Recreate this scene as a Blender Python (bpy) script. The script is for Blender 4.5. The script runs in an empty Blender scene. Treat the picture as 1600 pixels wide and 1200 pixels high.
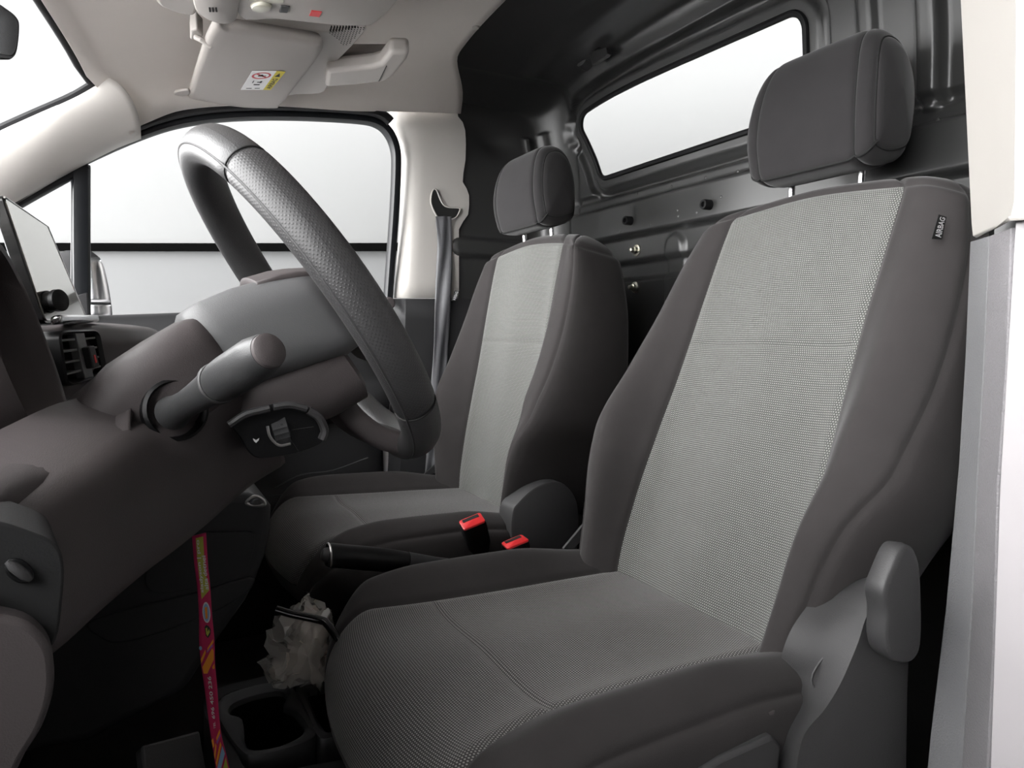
import bpy, bmesh, math, random
from mathutils import Vector, Matrix, noise

# ------------------------------------------------------------------ camera
# vehicle axes: x towards the rear, y from the driver's door towards the passenger side, z up, metres
FPX = 1100.0
CAM = Vector((0.0, 0.0, 0.75))
YAW = math.atan2(0.469, 0.883)
PITCH = math.atan2(82.0, FPX)
Fh = Vector((math.sin(YAW), math.cos(YAW), 0))
RT = Vector((math.cos(YAW), -math.sin(YAW), 0))
FW = Fh * math.cos(PITCH) + Vector((0, 0, -math.sin(PITCH)))
UP = Fh * math.sin(PITCH) + Vector((0, 0, math.cos(PITCH)))

scene = bpy.context.scene
cd = bpy.data.cameras.new('camera')
cd.sensor_width = 36.0
cd.lens = FPX / 1600.0 * 36.0
cd.clip_start = 0.02
cam = bpy.data.objects.new('camera', cd)
scene.collection.objects.link(cam)
cam.matrix_world = Matrix(((RT.x, UP.x, -FW.x, CAM.x), (RT.y, UP.y, -FW.y, CAM.y), (RT.z, UP.z, -FW.z, CAM.z), (0, 0, 0, 1)))
scene.camera = cam

# ------------------------------------------------------------------ light: overcast sky over a walled yard
world = bpy.data.worlds.new('overcast_sky')
scene.world = world
world.use_nodes = True
bg = world.node_tree.nodes['Background']
bg.inputs[0].default_value = (1.0, 1.0, 1.0, 1)
bg.inputs[1].default_value = 3.0
scene.view_settings.view_transform = 'Standard'
scene.view_settings.look = 'None'
scene.view_settings.gamma = 1.0
scene.view_settings.use_curve_mapping = False
scene.view_settings.exposure = 2.25

def at(px, py, x=None, y=None, z=None):
    """point where the sight line of a photo pixel meets a plane of the vehicle (x, y or z given)"""
    d = FW + RT * ((px - 800) / FPX) + UP * ((600 - py) / FPX)
    if y is not None: k = (y - CAM.y) / d.y
    elif x is not None: k = (x - CAM.x) / d.x
    else: k = (z - CAM.z) / d.z
    return CAM + d * k

# ------------------------------------------------------------------ helpers
COL = scene.collection
def lerp(a, b, t): return a + (b - a) * t
def sstep(a, b, x):
    t = max(0.0, min(1.0, (x - a) / (b - a))); return t * t * (3 - 2 * t)
def pchip(xs, ys, x):
    n = len(xs)
    if x <= xs[0]: return ys[0]
    if x >= xs[-1]: return ys[-1]
    h = [xs[i+1] - xs[i] for i in range(n-1)]
    dl = [(ys[i+1] - ys[i]) / h[i] for i in range(n-1)]
    def m(i):
        if i == 0: return dl[0]
        if i == n-1: return dl[-1]
        if dl[i-1] * dl[i] <= 0: return 0.0
        w1 = 2*h[i] + h[i-1]; w2 = h[i] + 2*h[i-1]
        return (w1 + w2) / (w1/dl[i-1] + w2/dl[i])
    for i in range(n-1):
        if x <= xs[i+1]: break
    t = (x - xs[i]) / h[i]
    return ((2*t**3 - 3*t*t + 1) * ys[i] + (t**3 - 2*t*t + t) * h[i] * m(i)
            + (-2*t**3 + 3*t*t) * ys[i+1] + (t**3 - t*t) * h[i] * m(i+1))
def crom(pts, closed=False, n=8):
    """Catmull-Rom polyline through points (tuples or Vectors)"""
    P = [Vector(p) for p in pts]; N = len(P); out = []
    segs = N if closed else N - 1
    for i in range(segs):
        p1, p2 = P[i], P[(i+1) % N]
        p0 = P[(i-1) % N] if closed or i > 0 else p1 * 2 - p2
        p3 = P[(i+2) % N] if closed or i + 2 < N else p2 * 2 - p1
        for k in range(n):
            t = k / n
            out.append(0.5 * ((2*p1) + (p2-p0)*t + (2*p0 - 5*p1 + 4*p2 - p3)*t*t + (3*p1 - p0 - 3*p2 + p3)*t**3))
    if not closed: out.append(P[-1])
    return out

def wloc(o):
    v = Vector((0, 0, 0))
    while o is not None:
        v = v + o.location; o = o.parent
    return v
def finish(name, me, mat, parent, bevel=0, seg=2, solid=0, soff=0, sub=0, angle=40):
    o = bpy.data.objects.new(name, me); COL.objects.link(o)
    if mat is not None: me.materials.append(M[mat] if isinstance(mat, str) else mat)
    if parent is not None:
        o.parent = parent
        off = wloc(parent)
    else:
        xs = [v.co for v in me.vertices]
        off = Vector(((min(v.x for v in xs) + max(v.x for v in xs)) / 2, (min(v.y for v in xs) + max(v.y for v in xs)) / 2, min(v.z for v in xs)))
        o.location = off
    me.transform(Matrix.Translation(-off))
    for p in me.polygons: p.use_smooth = True
    if angle < 180: me.set_sharp_from_angle(angle=math.radians(angle))
    if solid:
        m = o.modifiers.new('thickness', 'SOLIDIFY'); m.thickness = solid; m.offset = soff
    if bevel:
        m = o.modifiers.new('bevel', 'BEVEL'); m.width = bevel; m.segments = seg; m.limit_method = 'ANGLE'; m.angle_limit = math.radians(35)
    if sub:
        m = o.modifiers.new('sub', 'SUBSURF'); m.levels = sub; m.render_levels = sub
    return o
def raw(name, verts, faces, mat, parent=None, uvs=None, **k):
    me = bpy.data.meshes.new(name)
    me.from_pydata([tuple(v) for v in verts], [], faces)
    if uvs:
        ul = me.uv_layers.new(name='uv')
        for l in me.loops: ul.data[l.index].uv = uvs[l.vertex_index]
    me.validate(); me.update()
    return finish(name, me, mat, parent, **k)
def root(name, loc, label, cat, group=None):
    o = bpy.data.objects.new(name, None); COL.objects.link(o)
    o.location = loc; o.empty_display_size = 0.05
    tag(o, label, cat, group); return o
def tag(o, label=None, cat=None, group=None, kind=None):
    if label: o['label'] = label
    if cat: o['category'] = cat
    if group: o['group'] = group
    if kind: o['kind'] = kind
    return o

class MB:
    """collects simple shapes into one mesh"""
    def __init__(s): s.v = []; s.f = []
    def add(s, v, f):
        b = len(s.v); s.v += [Vector(p) for p in v]; s.f += [tuple(i + b for i in q) for q in f]; return s
    def box(s, c, size, rot=None):
        hx, hy, hz = size[0]/2, size[1]/2, size[2]/2
        vs = [Vector((x, y, z)) for x in (-hx, hx) for y in (-hy, hy) for z in (-hz, hz)]
        if rot is not None: vs = [rot @ v for v in vs]
        c = Vector(c)
        return s.add([v + c for v in vs], [(0,1,3,2),(4,6,7,5),(0,4,5,1),(2,3,7,6),(0,2,6,4),(1,5,7,3)])
    def prism(s, pts, vec):
        """closed outline (3D points) pushed along vec"""
        n = len(pts); P = [Vector(p) for p in pts]; vec = Vector(vec)
        return s.add(P + [p + vec for p in P], [tuple(range(n))[::-1], tuple(range(n, 2*n))] + [(i, (i+1) % n, n + (i+1) % n, n + i) for i in range(n)])
    def loft(s, rows, closed=False, cap=False, loop=False):
        n = len(rows[0]); v = [p for r in rows for p in r]; f = []
        R = len(rows)
        for i in range(R if loop else R - 1):
            for j in range(n if closed else n - 1):
                a, b = i*n + j, i*n + (j+1) % n
                i2 = (i + 1) % R
                f.append((a, b, i2*n + (j+1) % n, i2*n + j))
        if cap: f += [tuple(range(n))[::-1], tuple(range((R-1)*n, R*n))]
        return s.add(v, f)
    def tube(s, path, r, n=12, cap=True, flat=1.0, upv=None, closed=False):
        P = [Vector(p) for p in path]; rows = []; N = len(P)
        prev = None
        for i, p in enumerate(P):
            t = (P[(i+1) % N] - P[i-1]) if closed else (P[min(i+1, N-1)] - P[max(i-1, 0)])
            t.normalize()
            if upv is not None: a = Vector(upv)
            else: a = prev if prev is not None else (Vector((0, 0, 1)) if abs(t.z) < .9 else Vector((1, 0, 0)))
            a = (a - t * a.dot(t)).normalized(); prev = a
            b = t.cross(a)
            rr = r[i] if isinstance(r, (list, tuple)) else r
            rows.append([p + a * (rr * flat * math.sin(2*math.pi*k/n)) + b * (rr * math.cos(2*math.pi*k/n)) for k in range(n)])
        return s.loft(rows, closed=True, cap=cap and not closed, loop=closed)
    def lathe(s, c, ax, prof, n=24, cap=True):
        """profile of (radius, along) turned about axis ax through c"""
        c = Vector(c); ax = Vector(ax).normalized()
        a = ax.orthogonal().normalized(); b = ax.cross(a)
        rows = [[c + ax * h + a * (r * math.cos(2*math.pi*k/n)) + b * (r * math.sin(2*math.pi*k/n)) for k in range(n)] for r, h in prof]
        return s.loft(rows, closed=True, cap=cap)
    def build(s, name, mat, parent=None, **k):
        return raw(name, s.v, s.f, mat, parent, **k)

def rrect(hw, hh, r, n=5, c=(0, 0)):
    """rounded rectangle outline in 2D"""
    out = []
    for sx, sy, a0 in ((1, 1, 0), (-1, 1, 90), (-1, -1, 180), (1, -1, 270)):
        for k in range(n + 1):
            a = math.radians(a0 + 90 * k / n)
            out.append((c[0] + sx*(hw - r) + r*math.cos(a), c[1] + sy*(hh - r) + r*math.sin(a)))
    return out
def text_mesh(txt, size, bold=0.0):
    """flat outline of a word: list of 2D verts and faces, left baseline at the origin"""
    cu = bpy.data.curves.new('t', 'FONT'); cu.body = txt; cu.size = size; cu.offset = bold; cu.resolution_u = 3
    o = bpy.data.objects.new('t', cu); COL.objects.link(o)
    dg = bpy.context.evaluated_depsgraph_get(); dg.update()
    me = bpy.data.meshes.new_from_object(o.evaluated_get(dg))
    v = [(p.co.x, p.co.y) for p in me.vertices]; f = [tuple(p.vertices) for p in me.polygons]
    bpy.data.objects.remove(o); bpy.data.curves.remove(cu); bpy.data.meshes.remove(me)
    return v, f

# ------------------------------------------------------------------ materials
M = {}
def newmat(name):
    m = bpy.data.materials.new(name); m.use_nodes = True
    nt = m.node_tree; b = nt.nodes['Principled BSDF']; M[name] = m
    return m, nt, b
def N(nt, t, **kw):
    n = nt.nodes.new(t)
    for k, v in kw.items(): setattr(n, k, v)
    return n
def math_n(nt, op, a, b=None, c=None):
    n = N(nt, 'ShaderNodeMath', operation=op)
    for i, v in enumerate((a, b, c)):
        if v is None: continue
        if isinstance(v, (int, float)): n.inputs[i].default_value = v
        else: nt.links.new(v, n.inputs[i])
    return n.outputs[0]
def grain(name, col, rough=.5, scale=900, bump=.25, dist=.0006, spec=.5, var=.12, vscale=6, sheen=0, coat=0, metal=0):
    """moulded plastic, paint or felt: fine grain relief and faint tone drift"""
    m, nt, b = newmat(name)
    tc = N(nt, 'ShaderNodeTexCoord')
    n1 = N(nt, 'ShaderNodeTexNoise'); n1.inputs['Scale'].default_value = scale; n1.inputs['Detail'].default_value = 2
    n2 = N(nt, 'ShaderNodeTexNoise'); n2.inputs['Scale'].default_value = vscale; n2.inputs['Detail'].default_value = 4
    for n in (n1, n2): nt.links.new(tc.outputs['Object'], n.inputs['Vector'])
    ra = N(nt, 'ShaderNodeMix', data_type='RGBA')
    ra.inputs[6].default_value = tuple(c * (1 - var) for c in col) + (1,)
    ra.inputs[7].default_value = tuple(c * (1 + var) for c in col) + (1,)
    nt.links.new(n2.outputs[0], ra.inputs[0]); nt.links.new(ra.outputs[2], b.inputs['Base Color'])
    b.inputs['Roughness'].default_value = rough; b.inputs['Specular IOR Level'].default_value = spec
    b.inputs['Metallic'].default_value = metal
    if sheen: b.inputs['Sheen Weight'].default_value = sheen; b.inputs['Sheen Roughness'].default_value = .4
    if coat: b.inputs['Coat Weight'].default_value = coat; b.inputs['Coat Roughness'].default_value = .15
    if bump:
        bp = N(nt, 'ShaderNodeBump'); bp.inputs['Strength'].default_value = bump; bp.inputs['Distance'].default_value = dist
        nt.links.new(n1.outputs[0], bp.inputs['Height']); nt.links.new(bp.outputs[0], b.inputs['Normal'])
    return m
def weave(name, lo, hi, pitch=.0032, thr=.35, rough=.85, sheen=.2):
    """woven cloth with rows of pale dots, laid out in metres over the panel"""
    m, nt, b = newmat(name)
    uv = N(nt, 'ShaderNodeUVMap'); uv.uv_map = 'uv'
    sp = N(nt, 'ShaderNodeSeparateXYZ'); nt.links.new(uv.outputs[0], sp.inputs[0])
    k = 2 * math.pi / pitch
    row = math_n(nt, 'MULTIPLY', sp.outputs[1], k)
    half = math_n(nt, 'MULTIPLY', math_n(nt, 'FLOOR', math_n(nt, 'DIVIDE', sp.outputs[1], pitch)), math.pi)
    su = math_n(nt, 'SINE', math_n(nt, 'ADD', math_n(nt, 'MULTIPLY', sp.outputs[0], k), half))
    sv = math_n(nt, 'COSINE', math_n(nt, 'ADD', row, math.pi))
    h = math_n(nt, 'ADD', math_n(nt, 'MULTIPLY', su, .5), math_n(nt, 'MULTIPLY', sv, .5))
    st = N(nt, 'ShaderNodeMapRange', interpolation_type='SMOOTHSTEP')
    st.inputs[1].default_value = thr - .45; st.inputs[2].default_value = thr + .45
    nt.links.new(h, st.inputs[0])
    ns = N(nt, 'ShaderNodeTexNoise'); ns.inputs['Scale'].default_value = 250
    tc = N(nt, 'ShaderNodeTexCoord'); nt.links.new(tc.outputs['Object'], ns.inputs['Vector'])
    f = math_n(nt, 'MULTIPLY', st.outputs[0], math_n(nt, 'ADD', math_n(nt, 'MULTIPLY', ns.outputs[0], .7), .65))
    mx = N(nt, 'ShaderNodeMix', data_type='RGBA'); mx.inputs[6].default_value = lo + (1,); mx.inputs[7].default_value = hi + (1,)
    nt.links.new(f, mx.inputs[0]); nt.links.new(mx.outputs[2], b.inputs['Base Color'])
    b.inputs['Roughness'].default_value = rough; b.inputs['Specular IOR Level'].default_value = .2
    b.inputs['Sheen Weight'].default_value = sheen; b.inputs['Sheen Roughness'].default_value = .5
    bp = N(nt, 'ShaderNodeBump'); bp.inputs['Strength'].default_value = .5; bp.inputs['Distance'].default_value = .0008
    nt.links.new(h, bp.inputs['Height']); nt.links.new(bp.outputs[0], b.inputs['Normal'])
def flat(name, col, rough=.5, metal=0, spec=.5, emit=0, trans=0, alpha=1, ior=1.45, coat=0):
    m, nt, b = newmat(name)
    b.inputs['Base Color'].default_value = tuple(col) + (1,); b.inputs['Roughness'].default_value = rough
    b.inputs['Metallic'].default_value = metal; b.inputs['Specular IOR Level'].default_value = spec
    b.inputs['Transmission Weight'].default_value = trans; b.inputs['Alpha'].default_value = alpha; b.inputs['IOR'].default_value = ior
    b.inputs['Coat Weight'].default_value = coat
    if emit: b.inputs['Emission Color'].default_value = tuple(col) + (1,); b.inputs['Emission Strength'].default_value = emit
    return m

weave('insert_cloth', (.075, .077, .073), (.30, .305, .285))
weave('cushion_cloth', (.035, .033, .032), (.27, .26, .25))
grain('bolster_cloth', (.040, .0365, .0365), rough=.9, scale=1400, bump=.35, spec=.15, sheen=.2, vscale=30)
grain('headrest_cloth', (.027, .0255, .0265), rough=.9, scale=1400, bump=.35, spec=.15, sheen=.25, vscale=30)
grain('seam_thread', (.008, .008, .008), rough=.9, bump=0)
grain('dash_plastic', (.066, .0565, .057), rough=.55, scale=1100, bump=.3, spec=.35)
grain('column_plastic', (.10, .10, .102), rough=.5, scale=1100, bump=.3, spec=.4)
grain('stalk_plastic', (.035, .035, .036), rough=.42, scale=1100, bump=.25, spec=.45)
grain('black_plastic', (.004, .004, .0045), rough=.45, scale=900, bump=.2, spec=.3)
grain('grey_plastic', (.040, .039, .040), rough=.5, scale=1000, bump=.4)
grain('console_plastic', (.030, .030, .0315), rough=.5, scale=900, bump=.3, spec=.3)
grain('wheel_leather', (.050, .049, .050), rough=.42, scale=700, bump=.35, dist=.0008)
grain('headliner_felt', (.74, .69, .65), rough=.95, scale=800, bump=.3, spec=.1, sheen=.1, var=.06)
grain('cream_trim', (.55, .525, .495), rough=.5, scale=1200, bump=.15, var=.03)
grain('white_trim', (.42, .40, .375), rough=.45, scale=1200, bump=.12, var=.03)
grain('bulkhead_paint', (.036, .036, .0355), rough=.36, scale=500, bump=.12, dist=.0004, var=.1, spec=.7)
grain('shaded_cloth', (.033, .030, .030), rough=.9, scale=1400, bump=.35, spec=.15, sheen=.12, vscale=30)  # bolster cloth darkened in colour to stand for shade on sides and cushion
grain('rubber', (.010, .010, .011), rough=.6, scale=500, bump=.15, spec=.25)
grain('frame_black', (.007, .008, .010), rough=.4, scale=500, bump=.05, spec=.25)
grain('pillar_grey', (.19, .182, .19), rough=.6, scale=420, bump=.8, dist=.0012)
grain('seal_dark', (.135, .135, .139), rough=.7, scale=520, bump=.7, dist=.001)
grain('body_paint', (.42, .40, .41), rough=.35, scale=20, bump=0, coat=.4)
grain('carpet', (.012, .0115, .0115), rough=1, scale=600, bump=.8, dist=.002, spec=.1)
grain('floor_rubber', (.015, .015, .015), rough=.7, scale=300, bump=.5, vscale=9, var=.5)
flat('chrome', (.75, .75, .76), .18, 1)
flat('steel', (.55, .54, .52), .35, 1)
flat('red_plastic', (.75, .03, .035), .35, coat=.3)
flat('label_white', (.8, .8, .8), .6)
flat('ink_black', (.015, .015, .015), .7)
grain('belt_web', (.15, .15, .16), rough=.45, scale=700, bump=.5, vscale=25, var=.35)
# ================================================================== yard outside
grain('yard_white', (.10, .101, .1005), rough=.8, scale=40, bump=0, var=.01)
grain('yard_grey', (.075, .076, .0768), rough=.8, scale=40, bump=0, var=.02)
grain('yard_black', (.0015, .0015, .0015), rough=1, scale=40, bump=0, var=.1, spec=.0)
grain('yard_ground', (.30, .30, .30), rough=.9, scale=60, bump=.1, var=.08)
def yard(s, h, d): return CAM * 1 + Fh * d + RT * s + Vector((0, 0, h - CAM.z))
DW = 4.2
zs0, zs1 = .75 + (518 - 393.5) / FPX * DW, .75 + (518 - 382) / FPX * DW
def slab(name, h0, h1, d0, d1, mat, parent=None):
    c = [yard(s, h, d) for s, h, d in ((-5, h0, d0), (9, h0, d0), (9, h1, d0), (-5, h1, d0))]
    return MB().prism(c, Fh * (d1 - d0)).build(name, mat, parent)
wr = tag(slab('wall_right', zs1, 4.4, DW, DW + .2, 'yard_white'), 'plain white upper yard wall beyond the passenger window', kind='structure')
slab('wall_lower_panel', -.45, zs0, DW + .01, DW + .2, 'yard_grey', wr)
slab('wall_strip', zs0, zs1, DW - .02, DW + .2, 'yard_black', wr)
g = MB().prism([(-9, -6, -.45), (14, -6, -.45), (14, 14, -.45), (-9, 14, -.45)], (0, 0, -.1)).build('ground', 'yard_ground')
tag(g, kind='structure')
grain('blocker_dark', (.06, .06, .061), rough=.9, scale=30, bump=.1, var=.2)  # tone of the added light-blocking wall and canopy
tag(MB().prism([(-1.5, -1.3, -.45), (9, -1.3, -.45), (9, -1.3, 2.1), (-1.5, -1.3, 2.1)], (0, -.2, 0)).build('wall_light_block', 'blocker_dark'), 'unseen dark wall added along the driver side to block light', kind='structure')  # unseen wall, added to keep sky light off the driver side
tag(MB().prism([(-.9, -3.0, 2.1), (9, -3.0, 2.1), (9, 1.85, 2.1), (1.5, 1.85, 2.1), (1.5, 3.1, 2.1), (-.9, 3.1, 2.1)], (0, 0, .15)).build('canopy_light_block', 'blocker_dark'), 'unseen low canopy added over the van to block light from above', kind='structure')  # unseen canopy, added so light comes in low from the front

# ================================================================== headliner (ceiling)
YC = 1.08
def edge_z(x): return pchip([-.4, 0, .1, .24, .48, .57, .80], [1.00, 1.172, 1.226, 1.256, 1.280, 1.294, 1.325], x)
def edge_y(x): return pchip([-.3, 0, .1, .3, .6, .8], [1.71, 1.70, 1.70, 1.70, 1.715, 1.73], x) - YC
def cent_z(x): return pchip([-.3, -.12, .05, .3, .7], [1.27, 1.30, 1.335, 1.38, 1.425], x)
rows = []
NX, NV = 46, 64
for i in range(NX + 1):
    row = []
    for j in range(NV + 1):
        v = -1 + 2 * j / NV
        av = abs(v)
        xh = -.135 + .10 * av ** 2 + .038 * max(0, av - .85) / .15
        xr = .665 + .02 * av + .075 * sstep(.72, 1, av)
        x = lerp(xh, xr, i / NX)
        ze, zc = edge_z(x), cent_z(x)
        y = YC + v * edge_y(x)
        z = ze + (zc - ze) * (1 - av ** 4.4) ** .60
        if i == 0: z -= .012
        row.append(Vector((x, y, z)))
    rows.append(row)
rows.insert(0, [p + Vector((-.006, 0, .012)) for p in rows[0]])
ceil = MB().loft(rows).build('ceiling', 'headliner_felt', solid=.012, soff=1, angle=180)
tag(ceil, 'beige felt headliner', kind='structure')
CEIL = rows
b = MB(); c = at(743, 40, z=1.408); b.lathe(c, (0, 0, -1), [(.001, .006), (.007, .006), (.009, .002), (.010, -.01)], 16)
b.build('headliner_clip', 'cream_trim', ceil)
# outer roof skin over the cab (real thickness above the felt)
rr = [[p + Vector((0, 0, .05)) for p in r] for r in rows[::4]]
tag(MB().loft(rr).build('roof_skin', 'body_paint', solid=.004), kind='structure')

# windscreen top edge: black rubber moulding with a shiny strip
hd = [rows[1][j] + Vector((-.012, 0, -.004)) for j in range(4, NV - 3, 2)]
tag(MB().tube(hd, .0075, 10).build('trim_1', 'rubber'), 'black rubber moulding along the windscreen header', kind='structure')

# ================================================================== passenger A pillar
up_e = [at(166, 122, y=1.625), at(120, 150, y=1.645), at(60, 178, y=1.665), at(0, 207, y=1.685), at(-80, 250, y=1.71), at(-200, 315, y=1.74)]
lo_e = [at(219, 206, y=1.70), at(170, 226, y=1.712), at(90, 268, y=1.73), at(0, 322, y=1.75), at(-80, 372, y=1.77), at(-200, 450, y=1.79)]
A = []
for a, b_ in zip(crom(up_e, n=5), crom(lo_e, n=5)):
    r = []
    for k in range(13):
        t = k / 12
        p = a.lerp(b_, t) + Vector((.012, -.030, .012)) * math.sin(math.pi * t) ** .7
        r.append(p)
    r.insert(0, a + Vector((-.02, .03, .0)))
    r.append(b_ + Vector((0, .03, -.004)))
    A.append(r)
tag(MB().loft(A).build('trim_2', 'cream_trim', solid=.004, soff=-1), 'pale beige trim over the passenger windscreen pillar', kind='structure')
tag(MB().tube([p + Vector((-.008, .002, -.002)) for p in crom(up_e, n=5)], .008, 8).build('trim_3', 'rubber'), 'thin black windscreen seal along the pillar', kind='structure')

# ================================================================== passenger door: frame, glass, panel
door = tag(root('door_1', (0.2, 1.78, 0.0), 'dark passenger door with black window frame', None), kind='structure')
def bandtube(path, ra, rb, name, mat, parent, n=10):
    """flattened band following a path; ra in the door plane, rb across it"""
    P = [Vector(p) for p in path]; rws = []
    for i, p in enumerate(P):
        t = (P[min(i+1, len(P)-1)] - P[max(i-1, 0)]).normalized()
        b2 = Vector((0, 1, 0)); a2 = t.cross(b2).normalized()
        rws.append([p + a2 * (ra * math.copysign(abs(math.sin(2*math.pi*k/n)) ** .6, math.sin(2*math.pi*k/n))) + b2 * (rb * math.copysign(abs(math.cos(2*math.pi*k/n)) ** .6, math.cos(2*math.pi*k/n))) for k in range(n)])
    return MB().loft(rws, closed=True, cap=True).build(name, mat, parent)
fr_px = [(-120, 408, 1.80), (-40, 352, 1.785), (20, 312, 1.775), (90, 271, 1.765), (150, 240, 1.755), (215, 212, 1.745), (270, 194, 1.74), (330, 184, 1.735), (400, 180, 1.735), (480, 181, 1.735), (560, 186, 1.74), (590, 193, 1.742), (607, 208, 1.745), (617, 232, 1.75), (619, 262, 1.755), (616, 330, 1.77), (611, 400, 1.785), (606, 470, 1.80)]
fr = crom([at(a, b_, y=c) for a, b_, c in fr_px], n=5)
bandtube(fr, .0105, .02, 'window_frame', 'frame_black', door)
seal = [p + Vector((0, -.030, .014)) for p in fr[10:60]]
bandtube(seal, .011, .012, 'door_seal', 'rubber', door)
fr2_px = [(-60, 377, 1.79), (15, 325, 1.785), (100, 277, 1.775), (135, 258, 1.77)]
bandtube(crom([at(a, b_, y=c) for a, b_, c in fr2_px], n=5), .012, .012, 'quarter_frame', 'frame_black', door)
# quarter light post
pw = crom([at(127, 258, y=1.775), at(127, 380, y=1.79), at(128, 512, y=1.80)], n=6)
bandtube(pw, .0175, .018, 'quarter_post', 'frame_black', door)
pl = crom([at(114, 270, y=1.772), at(114, 380, y=1.787), at(113, 505, y=1.797)], n=6)
bandtube(pl, .004, .006, 'post_strip', 'column_plastic', door)
# small triangular mirror sail at the foot of the post
b = MB(); b.prism([at(116, 505, y=1.765), at(118, 462, y=1.765), at(136, 457, y=1.765), at(140, 510, y=1.765)], (0, .02, 0)); b.build('mirror_sail', 'console_plastic', door, bevel=.002)
# glass
gl = [p + Vector((0, .006, 0)) for p in fr]
low = [Vector((p.x, 1.81, pchip([-.5, .6], [.73, .80], p.x))) for p in fr]
flat('window_glass', (1, 1, 1), 0.0, trans=1, ior=1.02, spec=.5)
w1 = MB().loft([[l.lerp(h, t) for l, h in zip(low, gl)] for t in (0, .25, .5, .75, 1)]).build('window_1', 'window_glass', angle=180)
tag(w1, 'clear passenger door glass', kind='structure')
# door panel (inner skin): belt, bulge, armrest, pocket
prof = [(1.835, .80), (1.80, .812), (1.775, .80), (1.765, .76), (1.765, .68), (1.755, .63), (1.715, .60), (1.70, .575), (1.715, .545), (1.755, .52), (1.762, .45), (1.76, .36), (1.735, .335), (1.73, .20), (1.75, .015)]
dx = [-.45, -.3, -.1, .1, .25, .4, .5, .545, .56]
rws = []
pr = crom([(0, a, z) for a, z in prof], n=4)
for x in dx:
    dz = pchip([-.5, .56], [-.055, .0], x)
    k = sstep(.52, .56, x)
    rws.append([Vector((x, p.y + .03 * k, p.z + dz * sstep(.5, .8, p.z))) for p in pr])
MB().loft(rws).build('door_panel', 'console_plastic', door, solid=.006, soff=1)
# pull handle, chrome line, latch lever, pocket lip
b = MB(); b.tube(crom([(.10, 1.735, .66), (.17, 1.712, .672), (.28, 1.71, .672), (.36, 1.735, .655)], n=6), .013, 10); b.build('pull_handle', 'black_plastic', door)
b = MB(); b.tube(crom([at(597, 598, y=1.742), at(607, 612, y=1.742), at(603, 630, y=1.742), at(588, 645, y=1.742)], n=6), .0028, 8); b.build('chrome_line', 'chrome', door)
b = MB(); b.tube(crom([at(430, 762, y=1.70), at(470, 742, y=1.70), at(520, 735, y=1.70), at(575, 715, y=1.70)], n=6), .0016, 8); b.build('pocket_lip', 'grey_plastic', door)
b = MB(); b.lathe(at(606, 474, y=1.775), (0, -1, 0), [(.001, .02), (.012, .02), (.016, .012), (.017, 0)], 20); b.build('lock_knob', 'dash_plastic', door)

# outside mirror on the passenger door
mr = root('door_mirror', at(158, 505, y=2.0), 'white door mirror outside the passenger window', 'mirror')
o2 = [(138, 398), (150, 398), (160, 410), (168, 440), (174, 475), (175, 495), (166, 506), (150, 512), (130, 512), (118, 490), (118, 430), (125, 402)]
oo = crom([at(a, b_, y=2.0) for a, b_ in o2], closed=True, n=4)
cc = sum(oo, Vector()) / len(oo)
nrm = Vector((.88, -.47, 0))
b = MB(); b.loft([[cc + (p - cc) * s + nrm * dd for p in oo] for s, dd in ((1.0, 0), (1.10, -.012), (1.12, -.04), (.95, -.09), (.5, -.12))], closed=True, cap=True)
b.build('mirror_shell', 'rubber', mr)
flat('mirror_glass', (.92, .93, .94), .22, 1)
hx = Vector((nrm.y, -nrm.x, 0)); zz = [p.z for p in oo]; z0, z1 = min(zz), max(zz)
def mirror_rows(f0, f1):
    rws_ = []
    for k in range(13):
        z = lerp(z0, z1, lerp(f0, f1, k / 12)); hit = []
        for p, q in zip(oo, oo[1:] + oo[:1]):
            if (p.z - z) * (q.z - z) <= 0 and abs(p.z - q.z) > 1e-9:
                hit.append(p.lerp(q, (z - p.z) / (q.z - p.z)))
        m_ = (hit[0] + hit[1]) / 2
        l_, r_ = sorted(hit[:2], key=lambda p: p.x)
        rws_.append([m_.lerp(l_, .9) + nrm * .003, m_.lerp(r_, .9) + nrm * .003])
    return rws_
for nm, f0, f1 in (('mirror_glass', .36, .96), ('blind_spot_glass', .05, .33)):
    MB().loft(mirror_rows(f0, f1)).build(nm, 'mirror_glass', mr, solid=.003)

# ================================================================== passenger B pillar trims
def plate(name, pxs, y, mat, parent=None, depth=.02, bevel=.004, crv=True, n=4):
    pts = crom([at(a, b_, y=y) for a, b_ in pxs], closed=True, n=n) if crv else [at(a, b_, y=y) for a, b_ in pxs]
    return MB().prism(pts, (0, depth, 0)).build(name, mat, parent, bevel=bevel, seg=3)
# upper cream panel: rounded front flank + flat face, wavy rear edge
rws = []
for py in (175, 183, 192, 205, 225, 250, 270, 285, 296, 306, 320, 335, 345, 358, 380, 410, 440, 466):
    ff = pchip([175, 183, 192, 205, 225, 250, 300, 466], [612, 603, 600, 608, 620, 627, 628, 618], py)
    fm = pchip([175, 183, 192, 205, 225, 250, 300, 466], [640, 634, 634, 638, 643, 646, 645, 636], py)
    rear = pchip([182, 192, 205, 240, 270, 286, 297, 308, 330, 345, 356, 466], [713, 721, 725, 726, 722, 721, 728, 731, 731, 722, 715, 715], py)
    r = [at(ff, py, y=1.83), at(ff, py, y=1.80), at(lerp(ff, fm, .35), py, y=1.772), at(lerp(ff, fm, .75), py, y=1.752), at(fm + 4, py, y=1.745)]
    for k in range(1, 8): r.append(at(lerp(fm + 4, rear, k / 7), py, y=1.742))
    r.append(r[-1] + Vector((.004, .02, 0)))
    rws.append(r)
rws.insert(0, [p + Vector((0, .03, .004)) for p in rws[0]])
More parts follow.
